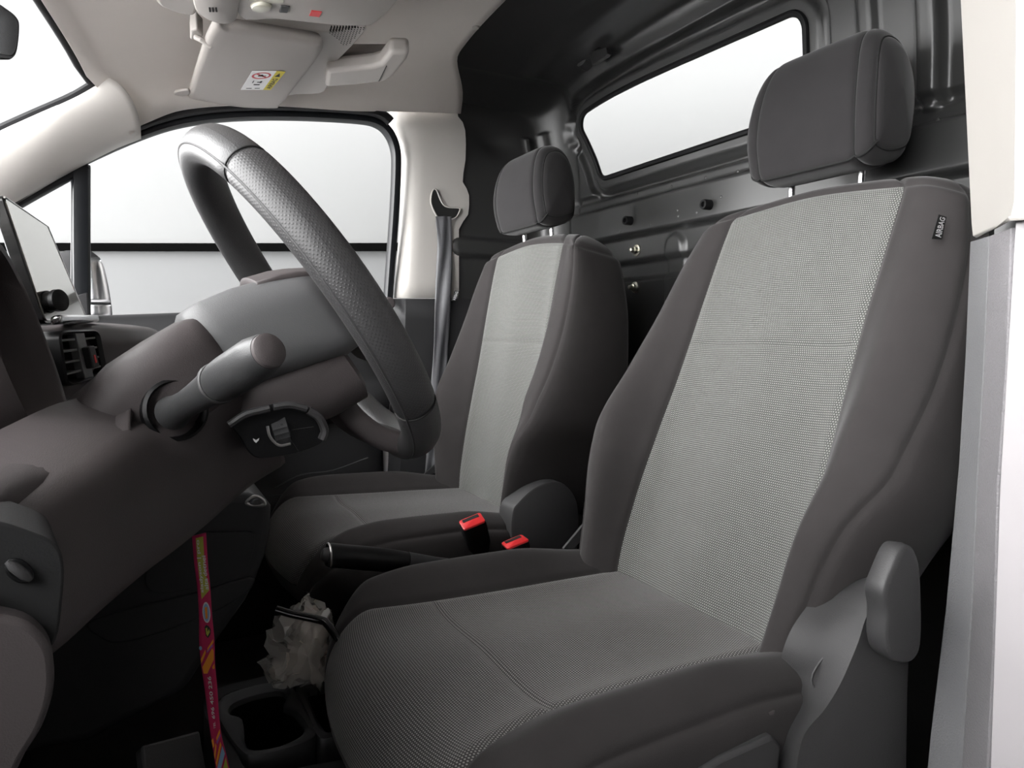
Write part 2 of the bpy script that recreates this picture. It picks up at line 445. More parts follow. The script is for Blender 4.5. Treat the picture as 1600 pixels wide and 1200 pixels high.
bp1 = tag(MB().loft(rws).build('trim_4', 'cream_trim', solid=.004, soff=-1, angle=50), 'beige upper trim of the passenger seat belt pillar', kind='structure')
b = MB()
rws = []
for py in (467, 500, 560, 640, 760, 930):
    ff = pchip([467, 640, 900], [617, 612, 600], py)
    rws.append([at(ff, py, y=1.83), at(ff, py, y=1.80), at(ff + 10, py, y=1.765), at(ff + 18, py, y=1.746), at(690, py, y=1.744), at(730, py, y=1.744), at(760, py, y=1.744), at(900, py, y=1.744)])
tag(MB().loft(rws).build('trim_5', 'console_plastic', solid=.004, soff=-1), 'dark lower trim of the passenger seat belt pillar', kind='structure')
# dark gap behind the trim, up to the bulkhead
b = MB(); b.prism([at(a, b_, y=1.765) for a, b_ in ((716, 165), (745, 165), (745, 480), (700, 480))], (0, .01, 0)); tag(b.build('trim_6', 'rubber'), 'black gasket behind the passenger belt pillar', kind='structure')

# ================================================================== driver B pillar (near, right)
def px_ratio(px):
    u = (px - 800) / FPX
    return (.469 + .883 * u) / (.883 - .469 * u)
def pillar_pt(px, z, y):
    lo, hi = -1500.0, 3000.0
    for _ in range(40):
        m_ = (lo + hi) / 2
        if at(px, m_, y=y).z > z: lo = m_
        else: hi = m_
    return at(px, lo, y=y)
def near_pillar(name, rowsdef, mat, ys, label, top=False):
    rws = []
    for z, pxs in rowsdef:
        r = [pillar_pt(p, z, y) for p, y in zip(pxs, ys)]
        r.insert(0, r[0] + Vector((.03, .004, 0))); r.append(r[-1] + Vector((.05, -.06, 0)))
        rws.append(r)
    o = MB().loft(rws).build(name, mat, solid=.004, soff=1, bevel=.002, angle=30)
    return tag(o, label, kind='structure')
near_pillar('trim_7', [(1.5, (1460, 1515, 1562)), (1.2, (1490, 1540, 1582)), (1.0, (1507, 1551, 1588)), (.86, (1518, 1557, 1585)), (.848, (1520, 1555, 1580)), (.846, (1526, 1555, 1575))], 'white_trim', (.425, .375, .335), 'bright cream upper trim of the driver belt pillar')
near_pillar('trim_8', [(.842, (1516, 1545)), (.72, (1508, 1537)), (.61, (1498, 1527)), (.46, (1478, 1517)), (.32, (1453, 1503)), (.1, (1425, 1485)), (0.0, (1405, 1470))], 'seal_dark', (.425, .392), 'dark grey inner seal strip of the driver door opening')
near_pillar('trim_9', [(.842, (1546, 1579)), (.72, (1538, 1572)), (.61, (1528, 1558)), (.46, (1518, 1552)), (.32, (1504, 1541)), (.1, (1486, 1530)), (0.0, (1471, 1520))], 'pillar_grey', (.390, .352), 'grained mid grey lower trim of the driver belt pillar')
near_pillar('trim_10', [(1.5, (1590, 1660, 1720)), (1.0, (1592, 1660, 1720)), (.84, (1586, 1650, 1720)), (.61, (1562, 1625, 1700)), (.32, (1546, 1610, 1690)), (0., (1524, 1600, 1680))], 'body_paint', (.345, .31, .27), 'painted silver body pillar at the driver door opening')

# ================================================================== bulkhead (wall_rear)
XF = .745
BPZ = [(1.10, .0), (1.085, .9), (1.08, 1.15), (1.062, 1.30), (1.042, 1.395), (1.030, 1.425), (1.012, 1.439), (.985, 1.445), (.90, 1.450), (.78, 1.452), (.655, 1.452)]
cum = [0]
for a, b_ in zip(BPZ, BPZ[1:]): cum.append(cum[-1] + math.hypot(a[0]-b_[0], a[1]-b_[1]))
def prof_pt(s): return pchip(cum, [a for a, _ in BPZ], s), pchip(cum, [z for _, z in BPZ], s)
st = []   # stations: (q, a, y)
y = .38
while y < 1.64: st.append((y, 1.0, y)); y += .0045
for k in range(0, 15):
    t = math.pi / 2 * k / 14
    st.append((1.64 + .145 * k / 14, 1 - .25 * (1 - math.cos(t)), 1.64 + .105 * math.sin(t)))
for k in range(1, 36):
    a = .75 * (1 - k / 35); st.append((1.785 + (.75 - a) * .34, a, 1.745))
WQ = [(.905, 1.146), (.898, 1.322), (1.632, 1.346), (1.545, 1.146)]   # window opening (y, z)
def sd_quad(y, z, pts, r):
    """signed distance to a rounded convex quad (pts shrunk by r)"""
    cy = sum(p[0] for p in pts) / 4; cz = sum(p[1] for p in pts) / 4
    best = 1e9; inside = True
    for i in range(4):
        a, b2 = pts[i], pts[(i+1) % 4]
        ex, ez = b2[0]-a[0], b2[1]-a[1]; L = math.hypot(ex, ez)
        nx, nz = ez / L, -ex / L
        if (cy - a[0]) * nx + (cz - a[1]) * nz > 0: nx, nz = -nx, -nz
        a = (a[0] - nx * r, a[1] - nz * r); b2 = (b2[0] - nx * r, b2[1] - nz * r)
        if (y - a[0]) * nx + (z - a[1]) * nz > 0: inside = False
    return inside
def inset(pts, r):
    """corner points of the quad moved inwards by r"""
    n = len(pts); L = []
    cy = sum(p[0] for p in pts) / n; cz = sum(p[1] for p in pts) / n
    for i in range(n):
        a, b2 = pts[i], pts[(i+1) % n]; ex, ez = b2[0]-a[0], b2[1]-a[1]; l = math.hypot(ex, ez); nx, nz = ez/l, -ex/l
        if (cy-a[0])*nx + (cz-a[1])*nz > 0: nx, nz = -nx, -nz
        L.append((nx, nz, nx*a[0] + nz*a[1] - r))
    out = []
    for i in range(n):
        a, b2 = L[i-1], L[i]; det = a[0]*b2[1] - a[1]*b2[0]
        out.append(((a[2]*b2[1] - a[1]*b2[2]) / det, (a[0]*b2[2] - a[2]*b2[0]) / det))
    return out, L
def rsd(core, y, z, r):
    best = 1e9; n = len(core); ins = True
    cy = sum(p[0] for p in core) / n; cz = sum(p[1] for p in core) / n
    for i in range(n):
        a, b2 = core[i], core[(i+1) % n]
        ex, ez = b2[0]-a[0], b2[1]-a[1]
        t = max(0, min(1, ((y-a[0])*ex + (z-a[1])*ez) / (ex*ex + ez*ez)))
        best = min(best, math.hypot(y-a[0]-t*ex, z-a[1]-t*ez))
        s1 = ex*(z-a[1]) - ez*(y-a[0]); s2 = ex*(cz-a[1]) - ez*(cy-a[0])
        if s1 * s2 < 0: ins = False
    return (-best if ins else best) - r
WR = .034
core, _ = inset(WQ, WR)
def cap(q, z, q0, z0, q1, z1, r):
    ex, ez = q1-q0, z1-z0; l2 = ex*ex + ez*ez
    t = max(0, min(1, ((q-q0)*ex + (z-z0)*ez) / l2))
    return math.hypot(q-q0-t*ex, z-z0-t*ez) - r
def bump(q, z):
    """pressed relief of the sheet, metres towards the seats"""
    h = 0.0
    s = rsd(core, q, z, WR) if .6 < q < 1.75 and z > 1.0 else 1
    if q < 1.79:
        h -= .016 * (1 - sstep(.044, .053, s))                 # recessed field round the window
        h += .010 * (1 - sstep(.024, .032, s)) * 1.0           # flange lip
    led = sstep(.978, .987, z) * (1 - sstep(1.060, 1.069, z))
    if q > 1.70: led *= 1 - sstep(1.70, 1.80, q)
    h += .030 * led
    g = sstep(1.088, 1.094, z) * (1 - sstep(1.104, 1.110, z)) * (1 - sstep(1.60, 1.68, q))
    h -= .012 * g
    for (q0, z0, q1, z1, r, hh) in ((.672, 1.105, .672, 1.46, .017, .022), (.775, 1.20, .775, 1.46, .014, .014),
                                    (1.735, 1.13, 1.735, 1.345, .009, .009), (1.79, 1.10, 1.79, 1.33, .008, .009),
                                    (1.835, .975, 2.02, .975, .022, .016), (.40, .90, 1.6, .90, .02, -.012), (1.25, .70, 1.25, .94, .03, .012), (.72, .55, 1.55, .55, .05, .015)):
        h += hh * (1 - sstep(-.006, .008, cap(q, z, q0, z0, q1, z1, r)))
    # bead along the top of the sheet
    h += .014 * sstep(1.378, 1.385, z) * (1 - sstep(1.60, 1.64, q))
    h -= .02 * math.exp(-(((z - 1.30) / .06) ** 2 + ((q - 1.90) / .06) ** 2))
    return h
def zfix(y, z):
    if z <= 1.2: return z
    zm = 1.452 - .10 * abs((y - YC) / .665) ** 4
    return 1.2 + (z - 1.2) * (zm - 1.2) / .252
ss = []; s = 0
while s < cum[-1]:
    ss.append(s); s += .0044 if prof_pt(s)[1] > .84 and prof_pt(s)[0] > .97 else .02
ss.append(cum[-1])
vs, keep = [], []
for s in ss:
    xb, z = prof_pt(s); xb2, z2 = prof_pt(s + .004 if s + .004 <= cum[-1] else s)
    xb0, z0 = prof_pt(s - .004 if s >= .004 else s)
    tv = Vector((xb2 - xb0, 0, z2 - z0)).normalized()
    for (q, a, y) in st:
        h = bump(q, z) if xb > .9 else 0
        x = XF + (xb - XF) * a
        zz = zfix(y, z)
        nr = Vector((-tv.z, 0, tv.x))                # towards the cab
        if a < 1:
            w = min(1, (1 - a) / .25); w = w * w * (3 - 2*w)
            nr = (nr * (1 - w) + Vector((0, -1, 0)) * w).normalized()
        vs.append(Vector((x, y, zz)) + nr * h)
n = len(st)
def sdw(i, j):
    q = st[j][0]; z = prof_pt(ss[i])[1]; return rsd(core, q, z, WR) if q < 1.75 and z > 1.0 else 1
SD = [[sdw(i, j) for j in range(n)] for i in range(len(ss))]
fs = []
for i in range(len(ss) - 1):
    for j in range(n - 1):
        if max(SD[i][j], SD[i+1][j], SD[i][j+1], SD[i+1][j+1]) < .003: continue
        fs.append((i*n+j, i*n+j+1, (i+1)*n+j+1, (i+1)*n+j))
bh = raw('wall_rear', vs, fs, 'bulkhead_paint', angle=180)
tag(bh, 'dark grey pressed steel bulkhead behind the seats', kind='structure')
def on_bulk(y, z, off=0):
    """point on the bulkhead sheet"""
    lo = min(range(len(ss)), key=lambda i: abs(prof_pt(ss[i])[1] - z) + (5 if prof_pt(ss[i])[0] < .97 else 0))
    return Vector((prof_pt(ss[lo])[0] - bump(y, z) - off, y, zfix(y, z)))
# rubber gasket and pane of the bulkhead window
ring = []
cn = core
for i in range(4):
    a, p, c2 = cn[i-1], cn[i], cn[(i+1) % 4]
    def nout(u, w):
        ex, ez = w[0]-u[0], w[1]-u[1]; l = math.hypot(ex, ez); nx, nz = ez/l, -ex/l
        cy = sum(k[0] for k in cn)/4; cz = sum(k[1] for k in cn)/4
        if (cy-u[0])*nx + (cz-u[1])*nz > 0: nx, nz = -nx, -nz
        return math.atan2(nz, nx)
    a0, a1 = nout(a, p), nout(p, c2)
    while a1 - a0 > math.pi: a1 -= 2*math.pi
    while a1 - a0 < -math.pi: a1 += 2*math.pi
    for k in range(9):
        t = lerp(a0, a1, k / 8); ring.append((p[0] + WR * math.cos(t), p[1] + WR * math.sin(t)))
dens = []
for i in range(len(ring)):
    a, c2 = ring[i], ring[(i+1) % len(ring)]; L = math.hypot(a[0]-c2[0], a[1]-c2[1]); m = max(1, int(L / .03))
    dens += [(lerp(a[0], c2[0], k/m), lerp(a[1], c2[1], k/m)) for k in range(m)]
gp = [on_bulk(a, b_, .001) for a, b_ in dens]
MB().tube(gp, .0065, 8, closed=True).build('window_gasket', 'rubber', bh)
w2 = MB().prism([on_bulk(a, b_, -.006) for a, b_ in dens], (.004, 0, 0)).build('window_2', 'window_glass', angle=30)
tag(w2, 'clear pane in the bulkhead window', kind='structure')
# fixings on the bulkhead
flat('zinc', (.66, .63, .55), .3, 1)
for (px, py) in ((984, 345), (1107, 320)):
    p = at(px, py, x=1.05); c = on_bulk(p.y, p.z)
    b = MB(); b.lathe(c, (-1, 0, 0), [(.0105, -.01), (.0105, .016), (.0095, .019), (.0055, .019), (.005, .012), (.0005, .011)], 20); b.build('rubber_stop', 'rubber', bh)
for (px, py) in ((993, 391), (990, 449)):
    p = at(px, py, x=1.08); c = on_bulk(p.y, p.z)
    b = MB(); b.lathe(c, (-1, 0, 0), [(.014, -.01), (.014, .003), (.0085, .004), (.0085, .010), (.005, .011), (.005, .020), (.0005, .021)], 18); b.build('bolt', 'zinc', bh)
for (px, py) in ((984, 301), (1037, 290), (1090, 276), (1140, 266), (973, 362), (1019, 351), (1062, 329), (1063, 338), (1092, 332), (1130, 308), (1467, 188)):
    p = at(px, py, x=1.06); c = on_bulk(p.y, p.z)
    b = MB(); b.lathe(c, (-1, 0, 0), [(.0035, -.003), (.0035, .0008), (.0005, .0018)], 10); b.build('rivet', 'bulkhead_paint', bh)
# pressed boss and slotted bracket on the upper edge
c = at(911, 91, x=1.0); 
b = MB(); b.lathe(c, (-.9, -.1, .2), [(.024, -.02), (.022, .004), (.016, .007), (.001, .007)], 24); b.build('boss', 'bulkhead_paint', bh)
b = MB(); b.prism([at(a, b_, x=.992) for a, b_ in ((919, 79), (926, 74), (936, 78), (947, 74), (949, 84), (946, 88), (925, 101))], (.012, 0, 0)); b.build('bracket', 'bulkhead_paint', bh, bevel=.0015)
b = MB(); b.prism([at(a, b_, x=.990) for a, b_ in ((920, 78), (926, 74), (938, 74), (929, 79))], (.004, 0, 0)); b.build('bracket_slot', 'rubber', bh)

# ================================================================== floor, sill, tunnel
fl = MB().prism([(-.75, .30, .02), (1.12, .30, .02), (1.12, 1.83, .02), (-.75, 1.83, .02)], (0, 0, -.06)).build('floor', 'floor_rubber')
tag(fl, 'black rubber cab floor', kind='structure')
fw = MB().loft([[(-.75, y, .0) for y in (.3, 1.83)], [(-.70, y, .25) for y in (.3, 1.83)], [(-.55, y, .75) for y in (.3, 1.83)]]).build('wall_front', 'carpet', solid=.01)
tag(fw, 'black carpeted firewall under the dashboard', kind='structure')
b = MB(); b.loft([[(x, .30, .0), (x, .30, .10), (x, .33, .125), (x, .41, .125), (x, .43, .10), (x, .435, .0)] for x in (-.6, -.2, .2, .5, .72)], cap=True)
tag(b.build('trim_11', 'pillar_grey', bevel=.004), 'grey plastic sill cover at the driver door', kind='structure')

# ---- body sides that close the cab
tag(MB().prism([(.81, .43, .0), (1.09, .43, .0), (1.09, .43, 1.44), (.81, .43, 1.44)], (0, -.02, 0)).build('wall_left', 'bulkhead_paint'), 'dark inner body side behind the driver door opening', kind='structure')
tag(MB().prism([(-.6, 1.85, -.2), (.56, 1.85, -.2), (.56, 1.85, .79), (-.6, 1.85, .70)], (0, .03, 0)).build('trim_12', 'body_paint'), 'outer skin of the passenger door', kind='structure')
tag(MB().prism([(.54, 1.80, -.2), (1.12, 1.80, -.2), (1.12, 1.80, 1.40), (.80, 1.80, 1.40), (.80, 1.80, .75), (.54, 1.80, .75)], (0, .05, 0)).build('trim_13', 'body_paint'), 'outer body side behind the passenger door', kind='structure')
grain('bonnet_paint', (.72, .72, .72), rough=.3, scale=20, bump=0, coat=.5)
# bonnet and front body ahead of the windscreen
bn_ = [[Vector((x, y, z - .05 * ((y - YC) / .85) ** 4)) for y in [.22 + 1.72 * k / 12 for k in range(13)]] for x, z in ((-.52, .735), (-.8, .70), (-1.1, .655), (-1.35, .58), (-1.42, .45), (-1.44, -.2))]
tag(MB().loft(bn_).build('trim_14', 'bonnet_paint', solid=.01), 'bonnet ahead of the windscreen', kind='structure')
tag(MB().prism([(-1.4, .24, -.2), (-.5, .24, -.2), (-.5, .24, .72), (-.8, .24, .68), (-1.35, .24, .55)], (0, .02, 0)).build('trim_15', 'body_paint'), 'front wing on the driver side', kind='structure')
tag(MB().prism([(-1.4, 1.90, -.2), (-.5, 1.90, -.2), (-.5, 1.90, .72), (-.8, 1.90, .68), (-1.35, 1.90, .55)], (0, .02, 0)).build('trim_16', 'body_paint'), 'front wing on the passenger side', kind='structure')
# driver windscreen pillar, mirrored from the passenger side
Ad = [[Vector((p.x, 2 * YC - p.y, p.z)) for p in r] for r in A]
tag(MB().loft(Ad).build('trim_17', 'cream_trim', solid=.004, soff=1), 'beige trim over the driver windscreen pillar', kind='structure')
# windscreen
wsr = [[rows[1][j] + Vector((-.02, 0, .0)) for j in range(4, NV - 3, 4)]]
wsr.append([Vector((-.60 + .16 * ((p.y - YC) / .6) ** 2, lerp(YC, p.y, 1.12), .77)) for p in wsr[0]])
tag(MB().loft([[a.lerp(b_, t) for a, b_ in zip(*wsr)] for t in (0, .25, .5, .75, 1)]).build('window_3', 'window_glass', angle=180), 'clear windscreen', kind='structure')
# opened driver door swung out ahead of the camera
dd = Vector((math.cos(math.radians(64)), -math.sin(math.radians(64)), 0)); dn_ = Vector((dd.y, -dd.x, 0)) * -1
hg = Vector((-.45, .25, 0))
def dpt(s, z): return hg + dd * s + Vector((0, 0, z))
d2 = tag(MB().prism([dpt(0, -.2), dpt(1.05, -.2), dpt(1.08, .3), dpt(1.05, .80), dpt(0, .72)], dn_ * .07).build('door_2', 'console_plastic'), 'opened driver door', kind='structure')
MB().tube([dpt(.0, .72), dpt(.25, 1.0), dpt(.55, 1.24), dpt(.95, 1.32), dpt(1.05, 1.25), dpt(1.05, .8)], .018, 8).build('door_frame', 'frame_black', d2)
# ================================================================== seats
FR = [0, .025, .055, .10, .17, .26, .37, .5, .63, .74, .83, .90, .945, .975]
def pad(J, e, n, l, t0, T, r, tab, mats, names, parent, tseams=(), zone=None, crown=.02, wroll=.045, groove=.0045, sig=.0055, tstep=.011, topseam=None, kseams=(1, 3), dm=None, asym=((0, 0), (0, 0))):
    """upholstered pad: closed ring of knots swept along e; returns dict of objects.
    tab rows: t, dcen, (wi,di), (wc,dc), (ws,ds), (wr,dr), drear"""
    J, e, n, l = Vector(J), Vector(e), Vector(n), Vector(l)
    ts = [t0]
    cl = sorted(tseams)
    while ts[-1] < T - r - 1e-6:
        t = ts[-1]; step = tstep
        for c in cl:
            if abs(t - c) < .03: step = .0025
        ts.append(min(t + step, T - r))
    rows = [(t, 0.0) for t in ts]
    K = 16
    rows += [(T - r, math.pi/2 * k / K) for k in range(1, K + 1)]
    cols = list(zip(*tab))
    grid, meta = [], []
    for (t, th) in rows:
        tt = t + (r * math.sin(th) if th else 0)
        g = [pchip(cols[0], cols[i], min(tt, tab[-1][0])) for i in range(1, len(cols))]
        dc0, wi, di, wc, dc, ws, ds, wr, dr, drc = g
        def half_ring(kn):
            half = []
            seq = [Vector((a, b, 0)) for a, b in kn]
            for i in range(5):
                p1, p2 = seq[i], seq[i+1]
                p0 = seq[i-1] if i > 0 else Vector((-seq[1].x, seq[1].y, 0))
                p3 = seq[i+2] if i < 4 else Vector((-seq[4].x, seq[4].y, 0))
                d1 = (p2 - p1).length
                def tan(pa, pb, pc):
                    la, lb = (pb-pa).length, (pc-pb).length
                    return ((pb-pa) / la * lb + (pc-pb) / lb * la) / (la + lb)
                m1, m2 = tan(p0, p1, p2) * d1, tan(p1, p2, p3) * d1
                for f in FR:
                    h = (2*f**3 - 3*f*f + 1) * p1 + (f**3 - 2*f*f + f) * m1 + (-2*f**3 + 3*f*f) * p2 + (f**3 - f*f) * m2
                    half.append((h.x, h.y, i))
            half.append((0.0, drc, 4))
            return half
        A_, B_ = (half_ring([(0, dc0), (wi, di), (wc - dw, dc), (ws - dw, ds + dd_), (wr, dr), (0, drc)]) for dw, dd_ in (asym[0], asym[1]))
        ring = A_ + [(-w, d, k) for w, d, k in B_[-2:0:-1]]
        c, s = math.cos(th), math.sin(th)
        mid = drc * .5 if dm is None else dm
        row = []
        for (w, d, k) in ring:
            if th:
                d = mid + (d - mid) * c ** .9
                w = w - math.copysign(wroll * (1 - c) * min(1, abs(w) / .08), w) if w else 0
            al = tt - crown * (w / .22) ** 2 * sstep(T - .22, T, tt)
            row.append(J + l * w + e * al + n * d)
        grid.append(row); meta.append((tt, th))
    R, C = len(grid), len(grid[0])
    nh = len(FR) * 5
    kin = [min(4, j // len(FR)) if j <= nh else min(4, (2*nh - j - 1) // len(FR)) for j in range(C)]
    # arc lengths along each row (for uv and seams)
    U = []
    for row in grid:
        u = [0.0] * C
        for j in range(1, nh + 1): u[j] = u[j-1] + (row[j] - row[j-1]).length
        for j in range(C - 1, nh, -1): u[j] = u[(j+1) % C] - (row[j] - row[(j+1) % C]).length
        U.append(u)
    out = []
    for i, row in enumerate(grid):
        nr = []
        for j, p in enumerate(row):
            a = row[(j+1) % C] - row[j-1]
            b = grid[min(i+1, R-1)][j] - grid[max(i-1, 0)][j]
            m = a.cross(b)
            if m.length > 1e-12: m.normalize()
            u = U[i][j]; g = 0
            for ks in kseams:
                jj = ks * len(FR)
                g = max(g, math.exp(-((abs(u) - (U[i][jj] if u >= 0 else -U[i][C - jj])) / sig) ** 2))
            if abs(u) <= max(U[i][len(FR)], .001) + 1e-6:
                for c in cl: g = max(g, .8 * math.exp(-((meta[i][0] - c) / sig) ** 2))
            if topseam is not None: g = max(g, math.exp(-((meta[i][1] * r - topseam) / sig) ** 2) if meta[i][1] > 0 else 0)
            nr.append(m * (groove * g))
        out.append(nr)
    sgn = 1.0
    cen = J + e * ((t0 + T) / 2) + n * (tab[0][-1] * .5)
    i, j = R // 3, 0
    m = (grid[i][1] - grid[i][-1]).cross(grid[i+1][0] - grid[i-1][0])
    if m.dot(n) > 0: sgn = -1.0
    V = [[p + d * sgn for p, d in zip(r1, r2)] for r1, r2 in zip(grid, out)]
    patches = {}
    for i in range(R - 1):
        for j in range(C):
            z = zone(kin[j], (meta[i][0] + meta[i+1][0]) / 2, (meta[i][1] + meta[i+1][1]) / 2, grid[i][j])
            patches.setdefault(z, []).append((i, j))
    v0 = [0.0]
    for i in range(1, R): v0.append(v0[-1] + (grid[i][0] - grid[i-1][0]).length)
    objs = {}
    order = [k for k in names if k in patches]
    for z in order:
        idx = {}; vs = []; uv = []; fs = []
        def vid(i, j):
            jw = j % C
            if (i, jw) not in idx:
                idx[(i, jw)] = len(vs); vs.append(V[i][jw]); uv.append((U[i][jw], v0[i]))
            return idx[(i, jw)]
        for (i, j) in patches[z]:
            fs.append((vid(i, j), vid(i, j+1), vid(i+1, j+1), vid(i+1, j)))
        nm, par = names[z]
        objs[z] = raw(nm, vs, fs, mats[z], objs.get(par, parent), uvs=uv, angle=180)
    return objs, V, U, v0, meta

def headrest(c, e, n, l, parent, W=.128, H=.205, name='headrest'):
    """loaf shaped head restraint: side profile swept across with seams at both cheeks"""
    pr = [(.044, .002), (.052, .03), (.056, .07), (.053, .115), (.042, .16), (.024, .190), (-.002, .2), (-.026, .19), (-.042, .155), (-.047, .10), (-.045, .05), (-.040, .012), (-.02, .0), (.015, -.006)]
    P = crom([(a, b * H / .2, 0) for a, b in pr], closed=True, n=6)
    ws = []
    for k in range(0, 61): ws.append(-1 + 2 * k / 60)
    extra = [s * (q + o) for s in (-1, 1) for q in (.70, .90) for o in (-.02, -.01, -.005, 0, .005, .01, .02)]
    ws = sorted(set([round(w, 4) for w in ws + extra if abs(w) <= 1]))
    cx = Vector((0.0, H * .48, 0)); rows = []
    for w in ws:
        aw = abs(w)
        sc = (1 - aw ** 9) ** .36 if aw < 1 else 0
        sc = max(sc, .02)
        g = sum(.004 * math.exp(-((aw - q) * W / .0035) ** 2) for q in (.70, .90))
        row = []
        for p in P:
            d = p - cx; L = d.length
            q = cx + d * ((sc - g / max(L, .02)) if sc > .1 else sc)
            taper = 1.03 - .22 * max(0, q.y / H) ** 2.4 - .10 * max(0, 1 - q.y / H) ** 2.2
            row.append(Vector(c) + Vector(l) * (w * W * taper) + Vector(n) * q.x + Vector(e) * q.y)
        rows.append(row)
    o = MB().loft(rows, closed=True, cap=True).build(name, 'headrest_cloth', parent, angle=180)
    for sgn in (-1, 1):
        for q in (.70, .90):
            i = min(range(len(ws)), key=lambda k: abs(ws[k] - sgn * q))
            MB().tube(rows[i], .0014, 5, closed=True).build('seam', 'seam_thread', o)
    # piping round the underside
    low = [rows[i][0] + Vector(e) * .0005 for i in range(3, len(ws) - 3)]
    MB().tube(low, .0022, 6).build('piping', 'seam_thread', o)
    for s in (-1, 1):
        a = Vector(c) + Vector(l) * (s * .062) - Vector(n) * .004
        b = MB(); b.tube([a + Vector(e) * .02, a - Vector(e) * .09], .0052, 12); b.build('post', 'chrome', o)
        b = MB(); b.lathe(a - Vector(e) * .052, e, [(.011, 0), (.011, .006), (.008, .010), (.0055, .010)], 14); b.build('post_collar', 'black_plastic', o)
    return o

def make_seat(name, yc, xj, zj, recl, T, lab, hr_t, hr_tilt, cush, inb):
    rt = root(name, (xj - .2, yc, .02), lab, 'seat')
    a = math.radians(recl)
    e = Vector((math.sin(a), 0, math.cos(a))); n = Vector((-math.cos(a), 0, math.sin(a))); l = Vector((0, 1, 0))
    J = Vector((xj, yc, zj))
    S = T / .62
    #  t     dcen   wi    di    wc    dc    ws    ds    wr    dr    drear
    tab = [(-.06*S, .000, .138, .004, .182, .040, .205, .030, .195, -.095, -.105),
           (.05*S, .000, .158, .006, .196, .058, .222, .046, .215, -.115, -.115),
           (.14*S, .000, .162, .006, .212, .072, .246, .056, .238, -.125, -.120),
           (.22*S, .000, .160, .006, .230, .070, .276, .040, .262, -.130, -.120),
           (.31*S, .002, .155, .006, .226, .050, .274, .012, .266, -.130, -.118),
           (.42*S, .004, .153, .007, .216, .030, .264, -.008, .258, -.120, -.110),
           (.52*S, .004, .153, .006, .208, .018, .252, -.014, .244, -.105, -.098),
           (.58*S, .003, .152, .004, .197, .010, .238, -.016, .230, -.092, -.088),
           (.62*S, .002, .150, .002, .188, .006, .222, -.018, .214, -.080, -.080)]
    tsm = .365 * S
    def zone(k, t, th, p):
        if k == 0 and th * .04 < .016:
            return 'up' if t > tsm else 'low'
        if k == 3 and th < .5: return 'sideA' if p.y < yc else 'sideB'
        return 'body'
    objs, V, U, v0, meta = pad(J, e, n, l, -.06*S, T, .04, tab, {'body': 'bolster_cloth', 'up': 'insert_cloth', 'low': 'insert_cloth', 'sideA': 'shaded_cloth', 'sideB': 'shaded_cloth'},
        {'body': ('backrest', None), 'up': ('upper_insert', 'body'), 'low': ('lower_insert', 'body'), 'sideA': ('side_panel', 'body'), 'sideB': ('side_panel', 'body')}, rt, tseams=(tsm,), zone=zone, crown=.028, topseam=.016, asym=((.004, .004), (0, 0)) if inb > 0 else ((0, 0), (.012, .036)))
    hc = J + e * hr_t + n * (-.013)
    ah = math.radians(recl - hr_tilt)
    headrest(hc, (math.sin(ah), 0, math.cos(ah)), (-math.cos(ah), 0, math.sin(ah)), l, rt, H=.192 if inb > 0 else .172)
    # cushion
    bz = math.radians(cush['tilt'])
    e2 = Vector((-math.cos(bz), 0, math.sin(bz))); n2 = Vector((math.sin(bz), 0, math.cos(bz)))
    L = cush['len']
    tab2 = [(-.12, -.010, .165, -.006, .215, .010, .245, -.004, .240, -.10, -.11),
            (.02, .000, .158, .002, .218, .020, .256, .002, .252, -.10, -.12),
            (.15, .000, .156, .004, .222, .036, .264, .014, .260, -.10, -.12),
            (.30, .000, .162, .004, .228, .034, .268, .010, .262, -.10, -.12),
            (.42, -.004, .186, .000, .236, .018, .268, -.006, .258, -.105, -.125),
            (L, -.012, .212, -.010, .238, -.004, .258, -.022, .248, -.11, -.13)]
    sm = cush['seam']
    def zone2(k, t, th, p):
        if k == 0: return 'rear' if t < sm + 0 else 'front'
        return 'body'
    J2 = J + Vector((-.01, 0, -.005))
    o2, V2, U2, v2, m2 = pad(J2, e2, n2, l, -.12, L, .075, tab2, {'body': 'shaded_cloth', 'rear': 'cushion_cloth', 'front': 'cushion_cloth'},
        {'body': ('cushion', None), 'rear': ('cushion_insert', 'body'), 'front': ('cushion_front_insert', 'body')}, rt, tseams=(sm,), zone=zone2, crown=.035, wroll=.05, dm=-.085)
    # pedestal and slide rails
    b = MB()
    b.prism([(xj + .10, yc - .19, zj - .14), (xj + .14, yc - .19, .05), (xj - .40, yc - .19, .05), (xj - .34, yc - .19, zj - .13)], (0, .38, 0))
    b.build('pedestal', 'carpet', rt, bevel=.006)
    for s in (-1, 1):
        b = MB(); b.box((xj - .12, yc + s * .215, .055), (.62, .035, .07)); b.build('rail', 'black_plastic', rt, bevel=.004)
    return rt, J, e, n, l, V, V2, objs

ds, DJ, De, Dn, Dl, DV, DV2, DO = make_seat('driver_seat', .745, .672, .372, 22.0, .655, 'near driver seat with pale grey woven back panel and charcoal bolsters', .668, 21, dict(tilt=.6, len=.478, seam=.31), 1)
ps, PJ, Pe, Pn, Pl, PV, PV2, PO = make_seat('passenger_seat', 1.42, .69, .372, 10.5, .612, 'far passenger seat with pale grey woven back panel beside the belt pillar', .624, 15, dict(tilt=2.5, len=.465, seam=.30), -1)

